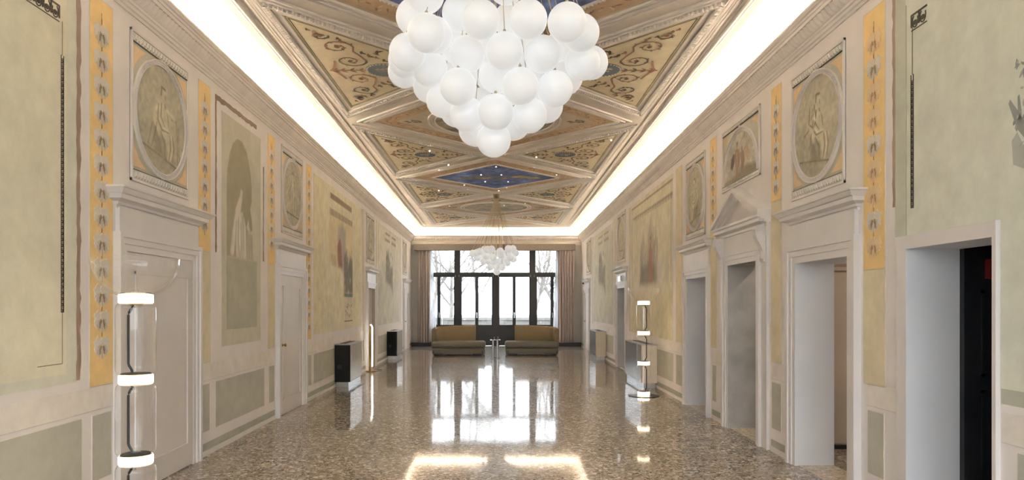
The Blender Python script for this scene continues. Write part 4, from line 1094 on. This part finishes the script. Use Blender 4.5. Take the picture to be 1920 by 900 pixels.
# ------------------------------------------------------------------ chandeliers
R_G = .10
def ico(name, r):
    bm = bmesh.new(); bmesh.ops.create_icosphere(bm, subdivisions=4, radius=r)
    me = bpy.data.meshes.new(name); bm.to_mesh(me); bm.free()
    me.polygons.foreach_set('use_smooth', [True]*len(me.polygons)); me.materials.append(M['globe']); return me
GLOBE = ico('globe', R_G)
mb = MB(); mb.lathe([(0, .118), (.007, .116), (.009, .10), (.018, .098), (.02, .092), (0, .09)], 10); o = mb.build('cap', 'cord'); CAP = o.data; bpy.data.objects.remove(o)
def relax(P, keep_ray=True, it=200, fixed=0):
    """push touching globes apart along their own sight-line depth"""
    P = [Vector(p) for p in P]; C = Vector((0, 0, EYE))
    for _ in range(it):
        moved = False
        for i in range(len(P)):
            for j in range(i):
                d = P[i]-P[j]; l = d.length
                if l < 2*R_G*.995:
                    moved = True; push = (2*R_G-l)*.5+1e-4
                    ri = (P[i]-C).normalized(); rj = (P[j]-C).normalized()
                    sgn = 1 if d.dot(ri) >= 0 else -1
                    if j < fixed <= i:
                        P[i] = P[i]+d.normalized()*push*1.2+Vector((0, .004, .002)); continue
                    if i < fixed: continue
                    P[i] = P[i]+ri*sgn*push*.8; P[j] = P[j]-rj*sgn*push*.8
                    P[i] = P[i]+d.normalized()*push*.08; P[j] = P[j]-d.normalized()*push*.08
        if not moved: break
    return P
def chandelier(cy, pts, label, cr=.0022):
    o = empty('chandelier', (CXM+.02, cy, HC)); tag(o, label, 'chandelier', 'chandeliers of white globes')
    ox, oy, oz = o.location
    mb = MB(); mb.lathe([(0, 0), (.085, 0), (.085, -.07), (.075, -.10), (.05, -.13), (0, -.135)], 24); mb.build('canopy', 'bronze', o, smooth=False)
    n = len(pts)
    for i, p in enumerate(pts):
        q = Vector((p[0]-ox, p[1]-oy, p[2]-oz))
        g = obj_of('globe', GLOBE, o, q)
        c = obj_of('cap', CAP, g)
        a = 2.4*i; r = .07*math.sqrt((i+.5)/n)
        mb = MB(); mb.tube([(r*math.cos(a), r*math.sin(a), -.10), (q.x, q.y, q.z+.112)], cr, 5); mb.build('cord', 'cord', o)
    return o
# near one: globes read off one by one (centre px, centre py, apparent width px) in the photograph's frame
NEAR = [(292,-30,213),(230,95,205),(292,193,211),(203,295,205),(188,340,200),(488,75,205),(606,113,219),(748,-78,205),(870,110,218),(1092,129,217),(1164,198,204),(740,292,212),(950,305,208),
        (1068,270,195),(1162,345,196),(527,305,205),(475,262,196),(308,385,196),(650,408,182),(478,488,207),(818,485,207),(1020,500,202),(1090,422,194),(680,628,198),(398,565,196),(318,487,188),
        (533,640,196),(878,648,198),(975,597,186),(572,727,188),(675,785,192),(790,695,186),(470,625,184)]
YN = NODES[0]+HL
pts = []
for cx, cy, wd in NEAR:
    px, py = 700+cx/3, cy/3; y = F_PX*2*R_G*3/wd*1.0
    y = YN+(y-YN)*.9
    pts.append(((px-CX)*y/F_PX, y, EYE+(CY-py)*y/F_PX))
pts = [tuple(p) for p in relax(pts)]; nf_ = len(pts)
# globes of the far side and the top, hidden or out of frame from here
for k in range(9):
    a = PI*(.08+.84*k/8); pts.append((CXM+.50*math.cos(a), YN+.50*math.sin(a), 3.04+.06*(k % 2)))
for k in range(6):
    a = PI*(.15+.7*k/5); pts.append((CXM+.33*math.cos(a), YN+.36*math.sin(a), 2.86))
for k in range(4): pts.append((CXM+.3*math.cos(1.57*k+.5), YN+.3*math.sin(1.57*k+.5), 3.16))
for k in range(7): pts.append((CXM+.25*math.cos(.9*k), YN+.14+.2*math.sin(.9*k), 2.92))
for k in range(5): pts.append((CXM+.14*math.cos(1.25*k), YN+.16+.1*math.sin(1.25*k), 2.75))
pts = relax(pts, fixed=nf_, it=400)
chandelier(YN, pts, 'near cascade chandelier of large white globes filling the top of the view')
FAR = [(300,285),(375,275),(445,243),(545,195),(610,200),(690,195),(725,275),(875,240),(875,305),(1030,265),(1050,185),(1140,185),(1150,270),(1195,278),(400,365),(520,350),(585,335),(725,370),(1005,365),(1090,375),(1145,390),
       (860,450),(525,455),(640,450),(1015,480),(665,570),(790,560),(920,570),(805,665),(730,440),(950,430)]
YF = NODES[3]+HL-.0
YF = NODES[3-0]+HL if False else 16.34+HL
pts = []
for i, (a, b) in enumerate(FAR):
    px, py = 860+a/11.25, 450+b/11.25
    x = (px-CX)*YF/F_PX; z = EYE+(CY-py)*YF/F_PX
    Rz = max(.02, .56*(z-2.52)/.62); e = math.sqrt(max(0, Rz*Rz-(x-CXM)**2))
    y = YF+(-1 if i % 3 else 1)*e
    pts.append((x*y/YF, y, EYE+(z-EYE)*y/YF))
for k in range(5):
    a = PI*(.1+.8*k/4); pts.append((CXM+.36*math.cos(a), YF+.40*math.sin(a), 3.06))
pts = relax(pts)
chandelier(YF, pts, 'far cascade chandelier of small white globes hanging before the window', .0055)

# ------------------------------------------------------------------ glass floor lamps
def floor_lamp(x, y, rz, label):
    o = empty('floor_lamp', (x, y, 0), rz); tag(o, label, 'lamp', 'glass column floor lamps')
    mb = MB(); mb.lathe([(0, 0), (.272, 0), (.275, .004), (.272, .010), (.10, .014), (0, .014)], 48); mb.build('base_plate', 'blackmetal', o)
    Z = [.045, .582, 1.118, 1.655]
    for i, z in enumerate(Z):
        h = .028
        mb = MB(); mb.lathe([(.09, -h), (.104, -h), (.107, -h*.5), (.104, -.003), (.107, 0), (.104, .003), (.107, h*.5), (.104, h), (.09, h)], 40, (0, 0, z))
        rg = mb.build('light_ring', 'ring', o, smooth=True)
        mb = MB(); mb.lathe([(0, h*.8), (.098, h*.8), (.10, h*.8+.004), (.09, h+.012), (.03, h+.014), (0, h+.014)], 40, (0, 0, z)); mb.build('disc', 'blackmetal', rg)
        if i:
            mb = MB(); mb.lathe([(0, -h-.014), (.045, -h-.014), (.055, -h), (.098, -h*.9), (0, -h*.9)], 40, (0, 0, z)); mb.build('socket', 'bronze', rg)
    for i in range(3):
        z0, z1 = Z[i]+.03, Z[i+1]-.03
        prof = [(.10, 0), (.110, .006), (.119, .016), (.1245, .032), (.125, .05), (.125, z1-z0-.05), (.1245, z1-z0-.032), (.119, z1-z0-.016), (.110, z1-z0-.006), (.10, z1-z0)]
        mb = MB(); mb.lathe(prof, 48, (0, 0, z0)); mb.build('glass_cylinder', 'lampglass', o, smooth=True)
        mb = MB(); mb.tube([(-.028, 0, z1+.02), (-.028, 0, z1-.025), (-.032, 0, z1-.035), (-.052, 0, z1-.065), (-.056, 0, z1-.08), (-.056, 0, z0+.075), (-.052, 0, z0+.06), (-.034, 0, z0+.035), (-.03, 0, z0+.025), (-.03, 0, z0-.005)], .0085, 8)
        mb.build('cable_stem', 'blackmetal', o, smooth=True)
        for nm, zc in (('collar', z1-.018), ('collar', z0+.016)): 
            mb = MB(); mb.lathe([(.012, -.006), (.03, -.006), (.034, 0), (.03, .006), (.012, .006)], 16, (-.028*0, 0, zc)); mb.build(nm, 'lampglass', o)
    zb = Z[3]+.02; N = 16; prof = []
    for k in range(N+1):
        t = math.asin(.102/.272)+(PI/2-math.asin(.102/.272))*k/N
        prof.append((.272*math.sin(t), zb+.262*(math.cos(math.asin(.102/.272))-math.cos(t))))
    prof2 = prof+[(.2735, prof[-1][1]+.006), (.270, prof[-1][1]+.008), (.268, prof[-1][1]+.002)]
    mb = MB(); mb.lathe(prof2, 64); mb.build('glass_bowl', 'lampglass', o, smooth=True)
    mb = MB(); mb.tube([(.03*math.cos(t), .03*math.sin(t), Z[3]+.055) for t in [2*PI*k/16 for k in range(17)]], .004, 5); mb.build('lamp_finial', 'lampglass', o, smooth=True)
    return o
floor_lamp(-2.415, 4.56, -.15, 'near left glass column floor lamp, cut off by the picture edge')
floor_lamp(2.60, 12.15, PI+.2, 'whole glass column floor lamp on its black base by the right wall')

# ------------------------------------------------------------------ sofas and table
def rbox(name, parent, mat, x0, x1, y0, y1, z0, z1, r, seg=3):
    mb = MB(); mb.box(x0, x1, y0, y1, z0, z1); o = mb.build(name, mat, parent); bevel(o, r, seg)
    o.data.polygons.foreach_set('use_smooth', [True]*6)
    return o
def sofa(x0, mir, label):
    wd = 1.74; o = empty('sofa', (x0+wd/2, 21.85, 0)); tag(o, label, 'sofa', 'pair of sofas before the window')
    X = lambda v: (v-wd/2)*(-1 if mir else 1)
    def rb(nm, mat, a, b, *rest, r=.03):
        a, b = sorted((X(a), X(b))); return rbox(nm, o, mat, a, b, *rest, r)
    rb('seat_cushion', 'sofaseat', 0, wd, -.02, .86, .235, .445, r=.075)
    rb('seat_base', 'sofaseat', .03, wd-.02, .0, .84, .055, .235, r=.025)
    rb('foot', 'blackmetal', .09, .40, .06, .20, 0, .06, r=.004); rb('foot', 'blackmetal', wd-.40, wd-.11, .06, .20, 0, .06, r=.004)
    rb('foot', 'blackmetal', .09, .40, .64, .78, 0, .06, r=.004); rb('foot', 'blackmetal', wd-.40, wd-.11, .64, .78, 0, .06, r=.004)
    # backrest wraps round one corner: swept wall of upholstery
    path = [(.06, .34, .83), (.055, .50, .86), (.08, .64, .885), (.16, .75, .905), (.30, .80, .92), (.60, .82, .935), (1.0, .83, .945), (wd-.33, .83, .95)]
    t = .075; vs = []; fs = []; n = len(path)
    for i, (x, y, z) in enumerate(path):
        a = Vector(path[max(i-1, 0)][:2]); b = Vector(path[min(i+1, n-1)][:2]); d = (b-a).normalized(); nx, ny = -d.y, d.x
        for sx, zz in ((1, .40), (1, z-.03), (.6, z), (-.6, z), (-1, z-.03), (-1, .40)):
            vs.append((X(x+nx*t*sx), y+ny*t*sx, zz))
    for i in range(n-1):
        for k in range(6): fs.append((6*i+k, 6*i+(k+1) % 6, 6*i+6+(k+1) % 6, 6*i+6+k))
    fs += [tuple(range(6)), tuple(6*(n-1)+k for k in range(6))]
    mb = MB(); mb.add(vs, fs); bk = mb.build('backrest', 'sofaback', o, smooth=True, fix=True)
    sm = bk.modifiers.new('bevel', 'BEVEL'); sm.width = .012; sm.segments = 2; sm.limit_method = 'ANGLE'
    for s_ in ((.22, .30), (.30, .38)):
        mb = MB(); mb.tube([(X(s_[1]), .735, .46), (X(s_[0]), .72, .88)], .004, 5); mb.build('seam', 'sofaseat', bk)
    for q in (.075, wd-.10):
        mb = MB(); a_, b_ = sorted((X(q), X(q+.018))); mb.box(a_, b_, -.006, .004, .03, .155); mb.build('strap', 'blackmetal', o)
    return o
sofa(-2.13, False, 'left tan sofa with wraparound back at its left end')
sofa(.24, True, 'right tan sofa with wraparound back at its right end')
t = empty('side_table', (-.068, 20.75, 0)); tag(t, 'small twin-column metal side table between the two sofas', 'table')
mb = MB(); mb.lathe([(0, 0), (.155, 0), (.16, .006), (.155, .018), (0, .02)], 32); mb.build('base', 'chrome', t)
for sx in (-.065, .065):
    mb = MB(); mb.lathe([(.03, .02), (.03, .55)], 20, (sx, 0, 0)); mb.build('column', 'chrome', t, smooth=True)
    mb = MB(); mb.lathe([(0, .545), (.09, .545), (.098, .55), (.098, .562), (.085, .566), (0, .566)], 28, (sx*1.0, 0, 0 if sx < 0 else .006)); mb.build('tray_top', 'chrome', t)
for i, (sx, lb) in enumerate(((-.03, 'left small candlestick on the twin-column table'), (.082, 'right small candlestick on the twin-column table'))):
    c = empty('candlestick', (-.068+sx, 20.75, .567 if sx < 0 else .573)); tag(c, lb, 'candlestick', 'candlesticks on the side table')
    mb = MB(); mb.lathe([(0, 0), (.022, 0), (.022, .006), (.006, .010), (.006, .03), (.010, .034), (0, .034)], 14); mb.build('holder', 'chrome', c, smooth=True)
    mb = MB(); mb.lathe([(0, .034), (.007, .034), (.006, .085), (0, .088)], 10); mb.build('candle', 'white', c, smooth=True)

# ------------------------------------------------------------------ fan coil units
def fan_coil(f, s0, s1, side, front, label):
    """side = material of the end facing the hall's near end, front = material of the long face"""
    o = empty('fan_coil_unit', (0, 0, 0)); p = f((s0+s1)/2, .15, 0); o.location = p
    g = lambda s, n, z: tuple(Vector(f(s, n, z))-Vector(p))
    d = .31; H = .84
    mb = MB(g); mb.box(s0+.03, s1-.03, .04, d-.035, .0, .11); mb.build('plinth', 'steel', o)
    mb = MB(g); mb.prism([(s0+.02, .02), (s1-.02, .02), (s1-.02, d-.012), (s0+.02, d-.012)], lambda a, b, c: (a, b, c), .10, H-.012); mb.build('body', side, o)
    for nm, a0, a1 in (('end_panel', s0, s0+.02), ('end_panel', s1-.02, s1)):
        P = [(.02, a0), (d-.09, a0), (d-.03, a0+(.015 if a0 == s0 else -.0)), (d-.012, a0+.02 if a0 == s0 else a0), (d-.012, a1), (.02, a1)]
        mb = MB(g); mb.box(a0, a1, .01, d-.045, .10, H-.01); mb.build(nm, side, o)
    # rounded front corner
    for a0, sg in ((s0, 1), (s1, -1)):
        mb = MB(g); P = [(a0, d-.045)]+[(a0+sg*.045*(1-math.cos(k*PI/12)), d-.045+.045*math.sin(k*PI/12)) for k in range(1, 7)]+[(a0+sg*.045, d-.045)]
        mb.prism(P, lambda a, b, c: (a, b, c), .10, H-.01); mb.build('corner_post', side, o, fix=True)
    mb = MB(g); mb.box(s0+.045, s1-.045, d-.014, d+.002, .115, H-.015); mb.build('front_panel', front, o)
    mb = MB(g); mb.box(s0-.004, s1+.004, .005, d, H-.012, H+.008); tp = mb.build('top_plate', 'steel', o)
    gl = MB(g); s = s0+.15
    while s < s1-.2:
        gl.box(s, s+.055, .08, .12, H+.008, H+.013); gl.box(s, s+.055, .15, .19, H+.008, H+.013); s += .085
    tag(gl.build('grille_slots', 'unitblack', tp), kind='stuff')
    if side == 'unitblack':
        mb = MB(g); mb.box(s0-.006, s0+.002, .06, .14, .36, .44); mb.build('socket_plate', 'winblack', o)
    return tag(o, label, 'fan coil', 'fan coil units along the walls')
fan_coil(WL, 13.42, 14.75, 'unitblack', 'unitwhite', 'nearer black ended fan coil unit under the left landscape fresco')
fan_coil(WL, 20.35, 21.7, 'unitblack', 'unitwhite', 'farther black ended fan coil unit by the left wall')
fan_coil(WR, 13.25, 15.1, 'unitcream', 'unitgrey', 'cream and grey fan coil unit behind the right floor lamp')
fan_coil(WR, 20.1, 21.6, 'unitcream', 'unitgrey', 'farther cream and grey fan coil unit by the right wall')
# brass light by door 3
o = empty('brass_floor_light', (-3.08, 16.6, 0)); tag(o, 'slim brass floor light with a lit tube beside the left doorway', 'lamp')
mb = MB(); mb.lathe([(0, 0), (.115, 0), (.118, .006), (.115, .022), (0, .024)], 32); mb.build('base', 'brass', o)
mb = MB(); mb.box(-.035, .0, -.02, .02, .02, 1.13); mb.build('pole', 'brass', o)
mb = MB(); mb.tube([(.03, 0, .12), (.035, 0, .16), (.035, 0, 1.05), (.03, 0, 1.10), (.0, 0, 1.14), (-.02, 0, 1.12)], .014, 10); mb.build('lit_tube', 'tube', o, smooth=True)
mb = MB(); mb.tube([(.09, .05, .008), (.16, .14, .008), (.22, .34, .02), (.12, .5, .008), (-.02, .56, .008)], .005, 6); mb.build('cable', 'blackmetal', o)
# lit sign above door 7
p = Vector(WR(17.15, .05, 2.235))
o = empty('exit_sign', p); tag(o, 'small lit sign box above the far right doorway', 'sign')
g = lambda s, n, z: tuple(Vector(WR(s, n, z))-p)
mb = MB(g); mb.box(16.98, 17.32+.2, .036, .075, 2.21, 2.36); mb.build('housing', 'white', o)
mb = MB(g); mb.box(17.22, 17.50, .075, .079, 2.225, 2.345); mb.build('face', 'sign', o)
mb = MB(g); mb.box(17.0, 17.20, .075, .080, 2.225, 2.345); mb.build('dark_face', 'maroon', o)
# small sensor by far right door
mb = MB(WR); mb.box(25.95, 26.05, 0, .05, 2.42, 2.62); tag(mb.build('wall_sensor', 'blackmetal'), 'small dark sensor box on the right wall near the curtain', 'sensor')

# ------------------------------------------------------------------ far window, curtains
YW = 27.12; S_ = YW/F_PX
def wx(px): return (px-CX)*S_
def wz(py): return EYE+(CY-py)*S_
win = empty('window_1', (0, YW, 0)); win.location = (0, 0, 0); tag(win, 'tall dark-framed window wall with glazed doors at the far end', 'window', kind='structure')
def wbox(nm, a, b, t, u, dpt=.07, mat='winblack', y=YW, parent=win):
    mb = MB(); mb.box(wx(a), wx(b), y-dpt/2, y+dpt/2, wz(u), wz(t)); return mb.build(nm, mat, parent)
ZB = CY+EYE/S_
for a, b in ((852, 863), (992.5, 1004)): wbox('mullion', a, b, 462, ZB, .14)
wbox('centre_post', 922.5, 936, 511, ZB, .12)
wbox('transom', 801, 1056, 511, 517.5, .13)
wbox('head', 800, 1057, 462, 470, .12)
for a, b in ((800, 807), (1049, 1057)): wbox('side_post', a, b, 462, ZB, .12)
GL = [('toplight_pane', 807, 852, 470, 511), ('toplight_pane', 863, 992.5, 470, 511), ('toplight_pane', 1004, 1049, 470, 511)]
for nm, a, b, t, u in GL: wbox(nm, a, b, t, u, .008, 'glass')
# sashes: outer left/right px and pane left/right px
SASH = [(807, 820.5, 807, 820), (820.5, 852, 826, 851), (863, 894, 866, 891), (894, 922.5, 897, 922), (936, 964, 936.5, 961), (964, 992.5, 967, 992), (1004, 1036, 1007, 1032), (1036, 1049, 1038, 1049)]
for i, (a, b, p, q) in enumerate(SASH):
    mb = MB(); z0, z1, zp0, zp1 = 0.02, wz(517.5), wz(609), wz(519.5); yy = YW
    for (c, d, e, f_) in ((a, p, z0, z1), (q, b, z0, z1)):
        if d-c > .3: mb.box(wx(c), wx(d), yy-.035, yy+.035, e, f_)
    mb.box(wx(p), wx(q), yy-.035, yy+.035, zp1, z1); mb.box(wx(p), wx(q), yy-.035, yy+.035, zp0-.07, zp0); mb.box(wx(p), wx(q), yy-.02, yy+.02, z0, zp0-.07)
    sh = mb.build('sash', 'winblack', win)
    mb = MB(); mb.box(wx(p), wx(q), yy-.004, yy+.004, zp0, zp1); mb.build('pane', 'glass', sh)
    if q-p > 20:
        mb = MB(); w_ = .025
        for (c, d, e, f_) in ((wx(p)+.04, wx(q)-.04, .62, .62+w_), (wx(p)+.04, wx(q)-.04, .12, .12+w_), (wx(p)+.04, wx(p)+.04+w_, .12, .64), (wx(q)-.04-w_, wx(q)-.04, .12, .64)): mb.box(c, d, yy-.035, yy-.02, e, f_)
        mb.build('panel_moulding', 'winblack', sh)
for px in (823.5, 894.3, 964.3, 1035.5):
    mb = MB(); x = wx(px); mb.box(x-.014, x+.014, YW-.05, YW-.034, wz(596), wz(586)); mb.tube([(x, YW-.05, wz(589)), (x, YW-.085, wz(589)), (x+.005, YW-.09, wz(594.5))], .009, 8); mb.build('handle', 'chrome', win)
for px in (854, 861, 924.5, 934.5, 994.5, 1001.5):
    mb = MB(); x = wx(px); mb.tube([(x, YW-.075, wz(519.5)), (x, YW-.075, wz(515.5))], .012, 8); mb.build('hinge', 'chrome', win)
# pelmet, curtains, sheers, heating plinth
mb = MB(); mb.box(-3.25, 3.03, 26.55, 26.86, 3.76, 4.0); tag(mb.build('pelmet', 'pelmet'), 'long taupe fabric pelmet above the far window', 'pelmet')
def drape(name, x0, x1, z0, z1, y, folds, amp, mat, label, taper=0.0, group=None):
    mb = MB(); nx, nz = folds*10, 14; vs = []; fs = []
    r = random.Random(folds); ph = [r.uniform(.7, 1.3) for _ in range(folds+1)]
    for j in range(nz+1):
        t = j/nz; z = z1+(z0-z1)*t
        for i in range(nx+1):
            u = i/nx; x = x0+(x1-x0)*u+taper*t*u
            vs.append((x+.012*math.sin(u*40+t*3), y+amp*(.6+.5*t)*math.sin(u*folds*2*PI)*ph[int(u*folds)], z))
    for j in range(nz):
        for i in range(nx): fs.append((j*(nx+1)+i, j*(nx+1)+i+1, (j+1)*(nx+1)+i+1, (j+1)*(nx+1)+i))
    mb.add(vs, fs); o = mb.build(name, mat, smooth=True)
    sol = o.modifiers.new('thickness', 'SOLIDIFY'); sol.thickness = .006 if mat != 'sheer' else .001
    return tag(o, label, 'curtain', group)
drape('curtain', -3.12, -2.64, .16, 3.757, 26.66, 5, .08, 'curtain', 'heavy taupe curtain hanging left of the far window', group='heavy curtains')
drape('curtain', 2.36, 2.99, .16, 3.757, 26.66, 6, .08, 'curtain', 'heavy taupe curtain hanging right of the far window', group='heavy curtains')
drape('sheer_curtain', -2.72, -2.58, .18, 3.757, 26.83, 4, .018, 'sheer', 'white sheer curtain beside the left taupe curtain', taper=.22, group='sheer curtains')
drape('sheer_curtain', 2.40, 2.30, .18, 3.757, 26.83, 4, .018, 'sheer', 'white sheer curtain beside the right taupe curtain', taper=-.12, group='sheer curtains')
for nm, a, b, side in (('heater_plinth', xl(Y1)+.01, -2.4, 'left'), ('heater_plinth', 2.3, xr(Y1)-.01, 'right')):
    mb = MB(); mb.box(a, b, 26.78, 26.9, 0, .15); hp_ = tag(mb.build(nm, 'winblack'), 'black floor plinth under the %s curtain' % side, 'plinth')

# rear windows (behind the viewpoint)
for i, (a, b) in enumerate(RX):
    wn = empty('window_%d' % (i+2)); tag(wn, ('left', 'middle', 'right')[i]+' tall window in the rear wall behind the viewpoint', 'window', kind='structure')
    mb = MB()
    for c, d, e, f_ in ((a, a+.06, .1, 4.1), (b-.06, b, .1, 4.1), (a, b, .1, .2), (a, b, 4.02, 4.1), ((a+b)/2-.03, (a+b)/2+.03, .1, 4.1), (a, b, 2.75, 2.83)): mb.box(c, d, Y0-.2, Y0-.13, e, f_)
    mb.build('frame', 'winblack', wn)
    mb = MB(); mb.box(a+.05, b-.05, Y0-.17, Y0-.16, .15, 4.06); mb.build('pane', 'glass', wn)

# ------------------------------------------------------------------ outside
mb = MB(); mb.box(-60, 60, 27.5, 120, -.6, -.1); tag(mb.build('ground', 'stone'), 'pale terrace and ground outside the window', 'ground', kind='structure')
mb = MB(); mb.box(-60, 60, -60, Y0-.35, -.6, -.1); tag(mb.build('ground_rear', 'stone'), 'pale ground outside behind the hall', 'ground', kind='structure')
o = empty('parapet', (0, 33.0, -.1)); tag(o, 'pale stone terrace parapet outside the window', 'parapet')
mb = MB(); mb.box(-9, 9, -.12, .12, 0, 1.0); mb.build('wall_body', 'stone', o)
mb = MB(); mb.box(-9, 9, -.18, .18, 1.0, 1.12); mb.build('coping', 'stone', o)
for i in range(7):
    mb = MB(); mb.box(-8.2+i*2.7, -7.8+i*2.7, -.16, .16, 0, 1.0); mb.build('pier', 'stone', o)
def tree(x, y, h, seed, lean, label):
    r = random.Random(seed); mb = MB()
    def grow(p, d, l, rad, lev):
        n = 5; pts = [p]; rr = [rad]; q = p
        for k in range(n):
            d = (d+Vector((r.uniform(-.16, .16), r.uniform(-.12, .12), r.uniform(-.05, .14)))).normalized(); q = q+d*l/n; pts.append(q); rr.append(rad*(1-.45*(k+1)/n))
        mb.tube(pts, rr, 6 if lev < 2 else 4)
        if lev < 4:
            for k in range(5 if lev else 7):
                i = r.randint(1 if lev else 2, n); a = r.uniform(0, 2*PI)
                nd = (d*.55+Vector((math.cos(a), .7*math.sin(a), r.uniform(-.1, .6)))*.8).normalized()
                grow(pts[i], nd, l*r.uniform(.45, .68), rr[i]*.55, lev+1)
    grow(Vector((x, y, -.15)), Vector((lean, 0, 1)).normalized(), h, .05*h**.6, 0)
    return tag(mb.build('bare_tree', 'bark'), label, 'tree', 'bare trees outside the window')
tree(-2.6, 37, 4.2, 11, .10, 'bare tree outside behind the left window bay')
tree(-1.1, 47, 6.0, 5, -.25, 'bare tree outside behind the left glazed doors')
tree(2.6, 57, 7.0, 23, .35, 'leaning bare tree outside behind the right glazed doors')
tree(4.2, 41, 4.6, 31, -.32, 'bare tree outside behind the right window bay')
tree(-6.4, 64, 8.2, 47, .3, 'distant bare tree outside at the far left of the window')
